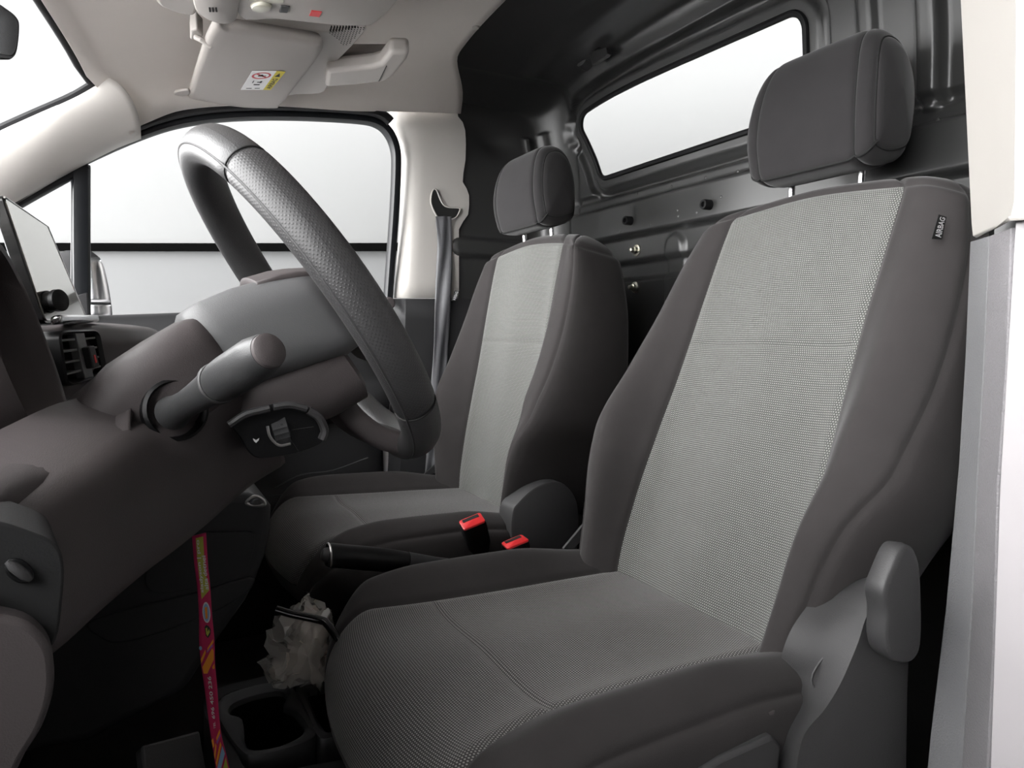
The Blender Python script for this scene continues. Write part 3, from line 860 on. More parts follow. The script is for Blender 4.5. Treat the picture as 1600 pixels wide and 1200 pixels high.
# --- driver seat details
# side valance (outboard) with hinge hump
def side_plate(pts, y0, th, name, mat, parent, bev=.006):
    P = crom([(p[0], y0, p[1]) for p in pts], closed=True, n=5)
    return MB().prism(P, (0, th, 0)).build(name, mat, parent, bevel=bev, seg=3)
yv = .455
vin = [(1400, 903), (1345, 904), (1315, 918), (1290, 950), (1262, 990), (1246, 1030), (1243, 1062), (1232, 1100), (1205, 1150), (1190, 1200), (1185, 1290), (1300, 1330), (1400, 1330), (1412, 1200), (1415, 1080), (1420, 1000), (1418, 930)]
vout = [(1410, 916), (1385, 909), (1365, 935), (1350, 968), (1340, 1000), (1328, 1030), (1310, 1070), (1285, 1110), (1255, 1146), (1242, 1200), (1240, 1290), (1300, 1330), (1410, 1330), (1415, 1200), (1417, 1080), (1420, 1000), (1420, 930)]
Pi = crom([at(a, b_, y=.505) for a, b_ in vin], closed=True, n=4); Po = crom([at(a, b_, y=.447) for a, b_ in vout], closed=True, n=4)
cen = sum(Po, Vector()) / len(Po)
rws = [[p + Vector((0, .02, 0)) for p in Pi], Pi] + [[p.lerp(q, t) + Vector((0, 0, .004 * math.sin(math.pi * t))) for p, q in zip(Pi, Po)] for t in (.25, .5, .75, .93)]
rws += [[q.lerp(cen, .012) + Vector((0, -.001, 0)) for q in Po], [q.lerp(cen, .05) + Vector((0, -.0015, 0)) for q in Po]]
sv = MB().loft(rws, closed=True, cap=True).build('side_valance', 'grey_plastic', ds, angle=35)
# broad sloping shoulder between cushion and valance
b = MB()
sh = [at(a, b_, y=yy) for a, b_, yy in ((1290, 1025, .474), (1322, 1020, .455), (1325, 1030, .452), (1303, 1080, .452), (1285, 1085, .466), (1268, 1062, .478))]
b.tube(crom(sh, closed=True, n=4), .0014, 6, closed=True); b.build('moulded_ridge', 'grey_plastic', sv)
# recline lever
lv_px = [(1408, 856), (1424, 852), (1436, 875), (1440, 930), (1440, 1000), (1432, 1030), (1412, 1038), (1392, 1030), (1383, 1005), (1384, 960), (1380, 925), (1392, 890)]
P = crom([at(a, b_, y=.418) for a, b_ in lv_px], closed=True, n=4)
cen = sum(P, Vector()) / len(P)
rws = [[Vector((cen.x + (p.x - cen.x) * sc, .418 + dy, cen.z + (p.z - cen.z) * sc)) for p in P] for dy, sc in ((.022, .9), (.020, .97), (.008, 1.0), (.002, .985), (.0, .94), (-.001, .8))]
lv = MB().loft(rws, closed=True, cap=True).build('recline_lever', 'grey_plastic', ds, angle=50)
b = MB(); b.lathe(at(1392, 1000, y=.455), (0, -1, 0), [(.02, -.005), (.02, .006), (.014, .022), (.001, .024)], 20); b.build('lever_pivot', 'black_plastic', lv)
# lower cushion rail cover under the bolster
b = MB(); P = [at(a, b_, y=.475) for a, b_ in ((1215, 1108), (1210, 1128), (1160, 1160), (1060, 1205), (800, 1300), (800, 1270), (1040, 1180), (1150, 1130))]
b.prism(P, (0, .03, 0)); b.build('cushion_skirt', 'dash_plastic', ds, bevel=.004)
b = MB(); P = [at(a, b_, y=.462) for a, b_ in ((1208, 1150), (1222, 1165), (1210, 1300), (900, 1320), (1000, 1260), (1130, 1185))]
b.prism(P, (0, .02, 0)); b.build('height_adjuster', 'grey_plastic', ds, bevel=.004)
# airbag tag on the outboard seam: black cloth flag with white letters
tg = [at(a, b_, y=.508) for a, b_ in ((1456, 373), (1472, 374), (1479, 339), (1467, 335))]
def quad_map(q, u, v): return q[0].lerp(q[1], u).lerp(q[3].lerp(q[2], u), v)
nrmT = (tg[1] - tg[0]).cross(tg[3] - tg[0]).normalized()
if nrmT.dot(CAM - tg[0]) < 0: nrmT = -nrmT
def flag(name, q, txt, parent, off=0, h=.62):
    tgo = MB().prism([p + nrmT * off for p in q], nrmT * -.0012).build(name, 'ink_black', parent, angle=30)
    tv, tf = text_mesh(txt, 1.0, .02)
    mx = max(p[0] for p in tv); my = max(p[1] for p in tv)
    # reads upwards along the flag
    vv = [quad_map(q, .80 - h * (p[1] / my), .07 + .86 * p[0] / mx) + nrmT * (off + .0006) for p in tv]
    raw('lettering', vv, tf, 'label_white', tgo, angle=180)
    return tgo
tag_o = flag('airbag_tag', tg, 'AIRBAG', DO['body'])
# inboard belt strap bracket between the seats
b = MB(); b.prism([at(a, b_, y=1.02) for a, b_ in ((926, 803), (928, 822), (897, 858), (880, 858))], (0, .006, 0)); b.build('belt_bracket', 'grey_plastic', ds, bevel=.001)
# black slide bar in front of the cushion
b = MB(); b.tube(crom([at(432, 952, y=.98), at(455, 959, y=.97), at(500, 969, y=.95), at(512, 976, y=.94), at(530, 1000, y=.92), at(560, 1040, y=.90)], n=5), .0055, 10)
flat('gloss_black', (.01, .01, .01), .15)
b.build('slide_bar', 'gloss_black', ds)

# --- passenger seat hinge cover (inboard side)
hv = [(801, 800), (812, 783), (835, 762), (862, 752), (885, 758), (900, 778), (905, 805), (903, 850), (895, 900), (840, 905), (815, 880), (800, 840)]
P = crom([at(a, b_, y=1.145) for a, b_ in hv], closed=True, n=4)
cen = sum(P, Vector()) / len(P)
rws = [[Vector((cen.x + (p.x - cen.x) * sc, 1.145 + dy, cen.z + (p.z - cen.z) * sc)) for p in P] for dy, sc in ((.05, 1.0), (.008, 1.0), (.002, .985), (.0, .95))]
MB().loft(rws, closed=True, cap=True).build('hinge_cover', 'grey_plastic', ps, angle=40)
tg = [at(a, b_, y=1.665) for a, b_ in ((705, 470), (712, 470), (718, 455), (711, 454))]
flag('airbag_tag', tg, 'AIRBAG', PO['body'])
b = MB(); b.prism([at(a, b_, y=1.69) for a, b_ in ((652, 750), (662, 752), (690, 728), (686, 722))], (0, .006, 0)); b.build('belt_bracket', 'grey_plastic', ps)
# ================================================================== dashboard
dash = root('dashboard', (-.3, 1.08, .1), 'dark grey brown dashboard with air vent and knee panel', 'dashboard')
def xface(y): return pchip([.36, .45, .60, .82, .97, 1.2, 1.74], [-.22, -.20, -.17, -.14, -.085, .04, .06], y)
prof = [(-.52, .30), (-.52, .735), (-.44, .765), (-.20, .766), (-.05, .760), (-.012, .745), (0, .722), (-.002, .66), (-.012, .58), (-.06, .50), (-.12, .42), (-.20, .36), (-.34, .32)]
ys = [.40, .45, .5, .56, .62, .7, .78, .86, .94, 1.02, 1.1, 1.2, 1.35, 1.5, 1.62, 1.70, 1.735]
rws = []
for y in ys:
    xf = xface(y); k = sstep(1.60, 1.735, y)
    rws.append([Vector((x + xf * sstep(-.5, -.2, x) - .05 * k, y, z - .02 * k - (.012 * sstep(.9, .42, y)))) for x, z in [(p.x, p.y) for p in crom([(a, b_, 0) for a, b_ in prof], n=4)]])
MB().loft(rws, cap=True).build('dash_body', 'dash_plastic', dash, angle=50)

# instrument binnacle hood (left edge of the view)
bc = Vector((-.19, .745, .742))
rws = []
for xx, sw, sh in ((-.33, .6, .6), (-.28, .86, .85), (-.20, 1.0, .98), (-.133, 1.04, 1.03), (-.108, 1.03, 1.02), (-.100, 1.0, .99), (-.102, .95, .93), (-.12, .90, .88), (-.18, .86, .84), (-.22, .84, .82)):
    r = []
    for u, v in rrect(.152 * sw, .092 * sh, .086 * min(sw, sh), n=8):
        r.append(Vector((xx + .014 - .022 * (v / .08), bc.y + u, bc.z + v)))
    rws.append(r)
bn = MB().loft(rws, closed=True, cap=True).build('instrument_hood', 'dash_plastic', dash, angle=60)
flat('dark_screen', (.01, .012, .014), .12)
b = MB(); b.prism([Vector((-.18 - .022 * (v / .08), bc.y + u, bc.z + v)) for u, v in rrect(.125, .07, .06)], (.006, 0, 0)); b.build('instrument_glass', 'dark_screen', bn)

# ---------------------------------------------------------------- centre air vent
grain('vent_grey', (.16, .16, .158), rough=.4, scale=900, bump=.2)
vq = [at(97, 606, y=.93), at(163, 588, y=1.035), at(148, 515, y=1.035), at(84, 517, y=.93)]   # bl, br, tr, tl
def vm(u, v, off=0):
    p = quad_map(vq, u, v)
    return p + vn * off
vn = (vq[1] - vq[0]).cross(vq[3] - vq[0]).normalized()
if vn.x < 0: vn = -vn
O = rrect(.5, .5, .16, 5, (.5, .5)); I = rrect(.44, .42, .12, 5, (.5, .5))
vent = MB().loft([[vm(u, v, -.05) for u, v in O], [vm(u, v, .004) for u, v in O], [vm(u, v, .006) for u, v in rrect(.48, .47, .14, 5, (.5, .5))], [vm(u, v, .002) for u, v in I], [vm(u, v, -.04) for u, v in I]], closed=True, cap=True).build('air_vent', 'black_plastic', dash, angle=40)
for k in range(4):
    v = .20 + .2 * k
    for u0, u1 in ((.08, .44), (.66, .93)):
        b = MB(); b.prism([vm(u0, v, .002), vm(u1, v + .01, .002), vm(u1, v + .05, .002), vm(u0, v + .04, .002)], vn * -.02); b.build('slat', 'vent_grey', vent, bevel=.0006)
b = MB(); b.prism([vm(u, v, -.006) for u, v in ((.45, .06), (.66, .06), (.62, .94), (.40, .94))], vn * .010); sp = b.build('slider_bridge', 'vent_grey', vent, bevel=.001)
b = MB(); b.prism([vm(u, v, .004) for u, v in ((.50, .24), (.66, .26), (.62, .68), (.47, .66))], vn * .009); b.build('slider', 'console_plastic', vent, bevel=.0015)
b = MB(); b.prism([vm(u, v, .0132) for u, v in ((.55, .34), (.59, .345), (.575, .50), (.54, .495))], vn * .0006); b.build('red_mark', 'red_plastic', vent)

# ---------------------------------------------------------------- touch screen
scr = root('touch_screen', at(100, 505, y=1.0), 'tilted touch screen with glossy grey display on the dash', 'screen')
sq = [at(70, 506, y=.92), at(137, 503, y=1.12), at(73, 352, y=1.12), at(2, 303, y=.92)]
sn = (sq[1] - sq[0]).cross(sq[3] - sq[0]).normalized()
if sn.x < 0: sn = -sn
def sm_(u, v, off=0): return quad_map(sq, u, v) + sn * off
MB().prism([sm_(u, v, -.012) for u, v in rrect(.5, .5, .05, 4, (.5, .5))], sn * .012).build('screen_housing', 'gloss_black', scr, bevel=.001)
m, nt, bb = newmat('screen_glass')
bb.inputs['Base Color'].default_value = (.16, .155, .125, 1); bb.inputs['Roughness'].default_value = .12; bb.inputs['Coat Weight'].default_value = 1; bb.inputs['Coat Roughness'].default_value = .03
bb.inputs['Metallic'].default_value = .55; bb.inputs['Base Color'].default_value = (.55, .54, .48, 1)
MB().prism([sm_(u, v, .0) for u, v in rrect(.478, .478, .04, 4, (.5, .5))], sn * .0012).build('display', 'screen_glass', scr)
b = MB(); b.tube([sm_(.02, .98, .001), sm_(.98, .98, .001), sm_(.985, .02, .001)], .0012, 6); b.build('bezel_edge', 'chrome', scr)
b = MB(); b.prism([sm_(.05, -.02, .002), sm_(1.0, -.02, .002), sm_(1.0, .05, .004), sm_(.05, .05, .004)], sn * .012); b.build('chrome_ledge', 'chrome', scr, bevel=.003)
kc = sm_(.10, .17, .004)
b = MB(); b.lathe(kc, (.72, -.55, .1), [(.0125, -.012), (.0125, .002), (.0112, .003), (.0112, .011), (.0125, .0125), (.0122, .0175), (.010, .019), (.001, .0185)], 28); b.build('volume_knob', 'black_plastic', scr)

# ---------------------------------------------------------------- steering column frame
WT = math.radians(34)
WC = at(486, 480, y=.745)
Wn = Vector((math.cos(WT), 0, math.sin(WT))); We = Vector((-math.sin(WT), 0, math.cos(WT))); Wl = Vector((0, 1, 0))
def wp(u, v, a): return WC + Wl * u + We * v + Wn * a     # lateral, up in wheel plane, towards the driver

# column fairing on the dash (part of the dashboard)
def sect(a, hw, top, bot, r, n=6, dy=0, pinch=0):
    out = []
    hh = (top - bot) / 2; cv = (top + bot) / 2
    for u, v in rrect(hw, hh, r, n):
        out.append(wp(u * (1 - pinch * (v / hh)) + dy, v + cv, a))
    return out
MB().loft([sect(a, hw, tp, bt, r) for a, hw, tp, bt, r in ((-.098, .078, .046, -.014, .022), (-.103, .090, .054, -.018, .026), (-.112, .100, .057, -.020, .028), (-.150, .106, .058, -.024, .028), (-.190, .110, .057, -.026, .028), (-.196, .108, .054, -.024, .028), (-.240, .102, .048, -.022, .026))], closed=True, cap=True).build('column_fairing', 'dash_plastic', dash, angle=50)

# knee panel: broad brown-grey lower cover from the door side to the column
top_e = [(-20, 830, .40), (35, 792, .45), (110, 742, .52), (195, 683, .60), (240, 662, .645), (300, 632, .655), (345, 604, .66), (385, 640, .68), (432, 690, .72)]
mid_e = [(-20, 905, .38), (60, 880, .425), (135, 820, .49), (215, 765, .565), (265, 735, .615), (320, 710, .655), (365, 690, .68), (400, 695, .71), (440, 705, .75)]
low_e = [(-10, 1060, .38), (90, 1000, .42), (165, 935, .50), (232, 880, .58), (280, 845, .635), (330, 805, .68), (375, 765, .72), (405, 742, .75), (442, 720, .79)]
E = [crom([at(a, b_, y=c) for a, b_, c in L], n=5) for L in (top_e, mid_e, low_e)]
rws = [[p + Vector((-.05, .02, .02)) for p in E[0]], [p + Vector((-.004, .0, .0)) for p in E[0]]]
for t in (0, .2, .4, .6, .8, .95):
    r = []
    for a, m_, c in zip(*E):
        p = a * ((1-t) * (1-2*t)) + m_ * (4*t*(1-t)) + c * (t * (2*t-1))
        r.append(p)
    rws.append(r)
rws += [[p + Vector((-.004, .001, -.003)) for p in E[2]], [p + Vector((-.016, .004, -.008)) for p in E[2]], [p + Vector((-.05, .015, -.004)) for p in E[2]], [p + Vector((-.16, .03, .03)) for p in E[2]]]
MB().loft(rws).build('knee_panel', 'dash_plastic', dash, solid=.004, soff=-1, angle=60)
# dark fascia between binnacle, vent and knee panel
ft = crom([at(a, b_, y=c) for a, b_, c in ((-60, 760, .45), (0, 730, .52), (60, 702, .62), (95, 668, .70), (130, 640, .76), (168, 612, .78), (197, 596, .72))], n=5)
fb = crom([at(a, b_, y=c) for a, b_, c in ((-60, 850, .38), (-20, 828, .405), (35, 790, .455), (80, 760, .50), (125, 730, .54), (165, 703, .575), (199, 680, .605))], n=5)
MB().loft([[p + Vector((-.06, .05, -.03)) for p in ft]] + [[a.lerp(b_, t) + Vector((.006, -.008, .004)) * math.sin(math.pi * t) for a, b_ in zip(ft, fb)] for t in (0, .2, .4, .6, .8, 1)] + [[p + Vector((-.03, .03, -.01)) for p in fb]]).build('side_fascia', 'dash_plastic', dash, solid=.004, soff=-1)
grain('end_plastic_shaded', (.017, .017, .0175), rough=.5, scale=900, bump=.3, spec=.3)  # console plastic darkened in colour for the shade of the open door
# lower end panel by the door with a release handle
lp = [(-60, 815), (-5, 815), (40, 828), (85, 848), (100, 880), (98, 940), (88, 1000), (60, 1010), (-60, 960)]
P = crom([at(a, b_, y=.375) for a, b_ in lp], closed=True, n=4)
MB().prism(P, (-.01, .06, 0)).build('end_panel', 'end_plastic_shaded', dash, bevel=.006, seg=3)
kp = [(-60, 955), (0, 962), (45, 975), (75, 1005), (85, 1045), (82, 1090), (65, 1140), (40, 1180), (10, 1230), (-60, 1260)]
P = crom([at(a, b_, y=.362) for a, b_ in kp], closed=True, n=4)
MB().prism(P, (-.01, .08, 0)).build('kick_panel', 'dash_plastic', dash, bevel=.008, seg=3)
rc = at(30, 892, y=.372)
ax = (at(50, 908, y=.372) - at(10, 878, y=.372)).normalized()
b = MB(); b.tube([rc - ax * .0065, rc - ax * .003, rc + ax * .003, rc + ax * .0065], [.0012, .0024, .0024, .0012], 12); b.build('release_button', 'grey_plastic', dash)
b = MB(); pts = []
for k in range(25):
    t = 2 * math.pi * k / 24
    pts.append(at(30 + 20 * math.cos(t) * .8 - 12 * math.sin(t) * .62, 892 + 20 * math.cos(t) * .6 + 12 * math.sin(t) * .8, y=.374))
b.tube(pts[:-1], .0014, 6, closed=True); b.build('button_ring', 'black_plastic', dash)

# ---------------------------------------------------------------- steering column thing
colm = root('steering_column', wp(0, 0, -.09), 'grey steering column shroud with wiper stalk and audio remote', 'steering column')
MB().loft([sect(a, hw, tp, bt, r, pinch=pc) for a, hw, tp, bt, r, pc in ((.012, .062, .028, -.044, .020, .05), (.007, .074, .034, -.052, .026, .05), (-.010, .080, .040, -.052, .028, .05), (-.03, .082, .049, -.046, .032, .06), (-.06, .086, .058, -.036, .034, .07), (-.09, .088, .063, -.026, .034, .07), (-.108, .088, .062, -.020, .034, .07), (-.115, .084, .056, -.016, .03, .07), (-.116, .06, .03, .0, .015, .07))], closed=True, cap=True).build('upper_shroud', 'column_plastic', colm, angle=55)
MB().loft([sect(a, hw, tp, bt, r) for a, hw, tp, bt, r in ((-.008, .055, -.030, -.092, .02), (-.014, .068, -.026, -.102, .03), (-.05, .072, -.02, -.098, .032), (-.10, .074, -.01, -.085, .03), (-.15, .07, -.005, -.06, .025))], closed=True, cap=True).build('lower_shroud', 'dash_plastic', colm, angle=55)
# raised lid on the top of the shroud
MB().loft([[wp(u, b0 + .012 * math.cos(u / .06 * 1.3), a) for u in [x * .01 for x in range(-6, 7)]] for a, b0 in ((-.040, .036), (-.037, .040), (-.02, .034), (-.006, .028), (.006, .022), (.009, .014))]).build('shroud_lid', 'dash_plastic', colm, solid=.008, soff=-1)
# screw recess on the near side
hc = at(441, 529, y=.745 - .073)
b = MB(); b.lathe(hc + Vector((0, .004, 0)), (0, -1, 0), [(.0066, 0), (.0072, .0052), (.0056, .0056), (.0048, .001), (.0005, .001)], 18); b.build('screw_recess', 'black_plastic', colm)
# wiper stalk
s0, s1 = at(270, 645, y=.632), at(423, 546, y=.50)
sd = (s1 - s0).normalized(); SL = (s1 - s0).length
stalk = MB().lathe(s0, sd, [(.010, -.004), (.0145, .0), (.0120, .010), (.0110, .025), (.0118, .045), (.0130, .062), (.0145, .076)], 24).build('wiper_stalk', 'stalk_plastic', colm, angle=50)
b = MB(); b.lathe(s0, sd, [(.0146, .075), (.0162, .077), (.0162, .0795), (.0155, .0805)], 24); b.build('stalk_collar', 'grey_plastic', stalk)
b = MB(); b.lathe(s0, sd, [(.0148, .080), (.0158, .086), (.0162, .096), (.0160, SL - .020), (.0140, SL - .008), (.0128, SL - .004)], 24); b.build('stalk_knob', 'stalk_plastic', stalk)
b = MB(); b.lathe(s0, sd, [(.0126, SL - .005), (.0122, SL - .001), (.0095, SL + .0015), (.0005, SL + .0025)], 24); b.build('stalk_button', 'dash_plastic', stalk)
rn = (Wn * .35 + Vector((0, -.95, .0))).normalized()
b = MB(); b.lathe(at(273, 641, y=.640), rn, [(.018, -.02), (.026, -.02), (.026, .004), (.0235, .006), (.0215, .003), (.020, -.006), (.001, -.008)], 32); b.build('stalk_boot', 'black_plastic', colm)
# audio remote pod under the column
yp = .655
def pod(px, py, y=yp): return at(px, py, y=y)
face = [(360, 662), (372, 652), (400, 641), (432, 634), (465, 633), (488, 638), (503, 650), (510, 668), (506, 690), (490, 700), (465, 708), (430, 715), (402, 716), (388, 706), (375, 685)]
P = crom([pod(a, b_) for a, b_ in face], closed=True, n=4); cen = sum(P, Vector()) / len(P)
pd = MB().loft([[cen + (p - cen) * s + Vector((0, dy, 0)) for p in P] for dy, s in ((.045, .85), (.03, .98), (.008, 1.0), (.001, .985), (.0, .96))], closed=True, cap=True).build('audio_remote', 'black_plastic', colm, angle=40)
b = MB(); b.tube(crom([pod(358, 664, yp - .003), pod(385, 647, yp - .004), (pod(421, 638, yp - .005))], n=6), .0042, 8, flat=.8); b.build('remote_upper_edge', 'grey_plastic', pd)
b = MB(); b.tube(crom([pod(427, 636, yp - .005), pod(452, 633, yp - .005), pod(479, 639, yp - .005)], n=6), .0042, 8, flat=.8); b.build('remote_switch', 'grey_plastic', pd)
b = MB(); b.tube(crom([pod(482, 641, yp - .005), pod(498, 652, yp - .005), pod(507, 672, yp - .004), pod(503, 686, yp - .003)], n=6), .0050, 8, flat=.8); b.build('remote_rocker', 'grey_plastic', pd)
wc = pod(440, 676, yp + .001)
b = MB()
rwl = []
for k in range(-8, 9):
    t = k / 8 * 1.15; r_ = .0175
    dn = Vector((.25, 0, -.97)); nn = Vector((-.15, -1, -.04)).normalized(); ww = dn.cross(nn).normalized()
    q = wc + dn * (r_ * math.sin(t)) + nn * (r_ * math.cos(t) - r_ + .006)
    k2 = .0008 if k % 2 else 0
    rwl.append([q - ww * .0075 - nn * .006, q - ww * .0065 - nn * k2, q + ww * .0065 - nn * k2, q + ww * .0075 - nn * .006])
b.loft(rwl, cap=True); b.build('remote_thumbwheel', 'console_plastic', pd)
b = MB(); b.tube(crom([pod(418, 666, yp - .001), pod(421, 680, yp - .001), pod(428, 690, yp - .001), pod(438, 696, yp - .001), pod(454, 693, yp - .001)], n=5), .0014, 6); b.build('wheel_rim_line', 'steel', pd)
b = MB(); b.prism([pod(a, b_, yp - .001) for a, b_ in ((438, 661), (450, 668), (455, 680), (452, 690), (446, 680))], (0, -.002, 0)); b.build('wheel_flank', 'grey_plastic', pd)
b = MB(); b.prism([pod(a, b_, yp - .0004) for a, b_ in ((395, 685), (400, 687.5), (405, 684.5), (404, 688), (400, 692), (397, 689.5))], (0, -.0006, 0)); b.build('remote_symbol', 'label_white', pd)
b = MB(); b.tube([pod(456, 672, yp - .0005), pod(490, 667, yp - .0005)], .0006, 5); b.tube([pod(457, 692, yp - .0005), pod(466, 705, yp - .0005)], .0006, 5); b.build('remote_groove', 'ink_black', pd)

# ---------------------------------------------------------------- steering wheel
wh = root('steering_wheel', wp(0, -.19, 0), 'grey leather steering wheel seen from behind', 'steering wheel')
RW, RA, RB = .178, .0175, .0205
def rim_pt(th, ph, k=1.0):
    """th from the top towards the door side, ph round the section"""
    c, s = math.cos(ph), math.sin(ph)
    rr = RW + RA * k * c
    flatb = 1 - .015 * sstep(.75, 1.0, -math.cos(th))
    return wp(-rr * math.sin(th), rr * math.cos(th) * flatb, RB * k * s)
m, nt, bb = newmat('wheel_perforated')
def perf():
    uv = N(nt, 'ShaderNodeUVMap'); uv.uv_map = 'uv'
    sp_ = N(nt, 'ShaderNodeSeparateXYZ'); nt.links.new(uv.outputs[0], sp_.inputs[0])
    k = 2 * math.pi / .0028
    su = math_n(nt, 'SINE', math_n(nt, 'MULTIPLY', math_n(nt, 'ADD', sp_.outputs[0], sp_.outputs[1]), k * .7))
    sv_ = math_n(nt, 'SINE', math_n(nt, 'MULTIPLY', math_n(nt, 'SUBTRACT', sp_.outputs[0], sp_.outputs[1]), k * .7))
    h = math_n(nt, 'MULTIPLY', math_n(nt, 'ADD', su, sv_), .5)
    st_ = N(nt, 'ShaderNodeMapRange', interpolation_type='SMOOTHSTEP'); st_.inputs[1].default_value = .2; st_.inputs[2].default_value = .9; nt.links.new(h, st_.inputs[0])
    bp = N(nt, 'ShaderNodeBump'); bp.invert = True; bp.inputs['Strength'].default_value = .45; bp.inputs['Distance'].default_value = .0005
    nt.links.new(st_.outputs[0], bp.inputs['Height']); nt.links.new(bp.outputs[0], bb.inputs['Normal'])
    bb.inputs['Base Color'].default_value = (.040, .039, .040, 1); bb.inputs['Roughness'].default_value = .45
perf()
def rim_seg(name, t0, t1, mat, par):
    n1 = max(8, int(abs(t1 - t0) / .035)); n2 = 36; rows_, uv = [], []
    vs = []; fs = []
    for i in range(n1 + 1):
        f = i / n1; th = lerp(t0, t1, f)
        ed = min(f, 1 - f) * n1
        k = 1 - .10 * math.exp(-(ed / .35) ** 2)
        for j in range(n2 + 1):
            ph = 2 * math.pi * j / n2
            g = .035 * math.exp(-(((ph - math.radians(305) + math.pi) % (2*math.pi) - math.pi) / .05) ** 2)
            vs.append(rim_pt(th, ph, k - g)); uv.append((th * RW, ph * .019))
    for i in range(n1):
        for j in range(n2): fs.append((i*(n2+1)+j, i*(n2+1)+j+1, (i+1)*(n2+1)+j+1, (i+1)*(n2+1)+j))
    return raw(name, vs, fs, mat, par, uvs=uv, angle=180)
D2 = math.radians
rim_seg('rim_top', D2(-80), D2(41), 'wheel_leather', wh)
rim_seg('rim_grip', D2(41), D2(128), 'wheel_perforated', wh)
rim_seg('rim_bottom', D2(128), D2(235), 'wheel_leather', wh)
rim_seg('rim_grip', D2(235), D2(280), 'wheel_perforated', wh)
for deg in (41, 128, 235, 280):
    MB().tube([rim_pt(D2(deg), 2*math.pi*j/32, .965) for j in range(32)], .0009, 5, closed=True).build('rim_seam', 'ink_black', wh)
MB().tube([rim_pt(2*math.pi*j/96, D2(305), .995) for j in range(96)], .0011, 5, closed=True).build('rim_stitch', 'grey_plastic', wh)
# hub with airbag cover, dished towards the dash
MB().loft([[wp(u * .9, v - .035, a) for u, v in rrect(hw, hh, r_, 6)] for a, hw, hh, r_ in ((.013, .04, .03, .025), (.016, .055, .042, .03), (.022, .068, .05, .035), (.032, .072, .053, .035), (.042, .064, .046, .035), (.047, .04, .03, .025))], closed=True, cap=True).build('hub', 'dash_plastic', wh, angle=60)
def spoke(name, pts, hw0, hw1, th, par=wh, mat='dash_plastic'):
    P_ = crom(pts, n=6); rws_ = []
    for i, p in enumerate(P_):
        t = (P_[min(i+1, len(P_)-1)] - P_[max(i-1, 0)]).normalized()
        sd_ = Wn.cross(t).normalized(); nn_ = t.cross(sd_).normalized(); w_ = lerp(hw0, hw1, i / (len(P_)-1))
        rws_.append([p + sd_ * u + nn_ * v for u, v in rrect(w_, th, th * .8, 4)])
    return MB().loft(rws_, closed=True, cap=True).build(name, mat, par, angle=60)
for s in (-1, 1):
    spoke('spoke', [wp(s * .05, .0, .022), wp(s * .10, -.005, .018), wp(s * .14, -.005, .008), wp(s * .172, -.004, .002)], .035, .028, .012)
spoke('bottom_spoke', [wp(0, -.07, -.034), wp(0, -.11, -.036), wp(0, -.145, -.026), wp(0, -.168, -.008), wp(0, -.178, .002)], .040, .052, .012)
for s in ():
    spoke('lower_spoke', [wp(s * .03, -.04, .015), wp(s * .042, -.10, .005), wp(s * .052, -.14, .0), wp(s * .058, -.168, .0)], .022, .018, .013)

# ---------------------------------------------------------------- centre stack, console, cup holders
sp_px = [(425, 792), (424, 830), (416, 868), (402, 905), (385, 940), (360, 975), (335, 1010), (290, 1080), (140, 1160), (-60, 1200), (-60, 900), (140, 840), (330, 770), (390, 772), (415, 778)]
P = [at(a, b_, y=.955) for a, b_ in sp_px]
stack = MB().prism(P, (0, .23, 0)).build('centre_stack', 'console_plastic', dash, bevel=.012, seg=4)
def side_panel(pxs, name, dep=.004):
    Q = crom([at(a, b_, y=.951) for a, b_ in pxs], closed=True, n=4)
    return MB().prism(Q, (0, .01, 0)).build(name, 'console_plastic', stack, bevel=.003, seg=3)
side_panel([(240, 838), (330, 832), (392, 832), (398, 842), (394, 868), (380, 895), (340, 910), (260, 928), (232, 920), (228, 895)], 'upper_side_panel')
side_panel([(136, 975), (200, 952), (300, 928), (392, 902), (388, 925), (340, 955), (250, 990), (190, 1005), (160, 1000)], 'lower_side_panel')
b = MB(); rp = [at(a, b_, y=.948) for a, b_ in ((385, 786), (394, 777), (403, 776), (412, 782), (413, 789), (400, 790))]
b.tube(crom(rp, closed=True, n=4), .0022, 6, closed=True); b.build('selector_ring', 'steel', stack)
b = MB(); b.prism(crom([at(a, b_, y=.949) for a, b_ in ((390, 786), (397, 780), (405, 780), (409, 786), (400, 788))], closed=True, n=4), (0, -.004, 0)); b.build('selector_knob', 'grey_plastic', stack, bevel=.001)

grain('cup_plastic', (.075, .075, .076), rough=.5, scale=900, bump=.3)
cons = root('floor_console', (.2, 1.05, .02), 'black floor console with cup holders between the seats', 'console')
ZC = .225
def zpts(pxs, z=ZC, n=4): return crom([at(a, b_, z=z) for a, b_ in pxs], closed=True, n=n)
def well(outer, inner, depth, name, par, mat='cup_plastic'):
    Oo = zpts(outer); Ii = zpts(inner)
    ci = sum(Ii, Vector()) / len(Ii); d = Vector((0, 0, -1))
    w_ = MB().loft([[p.lerp(ci, .0) + d * .004 for p in Ii], [p.lerp(ci, .03) + d * .012 for p in Ii], [p.lerp(ci, .08) + d * depth for p in Ii], [p.lerp(ci, .5) + d * depth for p in Ii]], closed=True).build(name, 'black_plastic', par, angle=40)
    MB().loft([[p + d * .05 for p in Oo], [p + d * .005 for p in Oo], [p.lerp(ci, .012) for p in Oo], [p.lerp(q, .55) + Vector((0, 0, .001)) for p, q in zip(Oo, Ii)], [p + d * .003 for p in Ii], [p.lerp(ci, .03) + d * .010 for p in Ii]], closed=True).build('rim', mat, w_, angle=40)
    return w_
o_px = [(338, 1108), (352, 1086), (400, 1070), (445, 1064), (458, 1074), (478, 1110), (492, 1140), (488, 1154), (440, 1172), (395, 1180), (376, 1172), (352, 1140)]
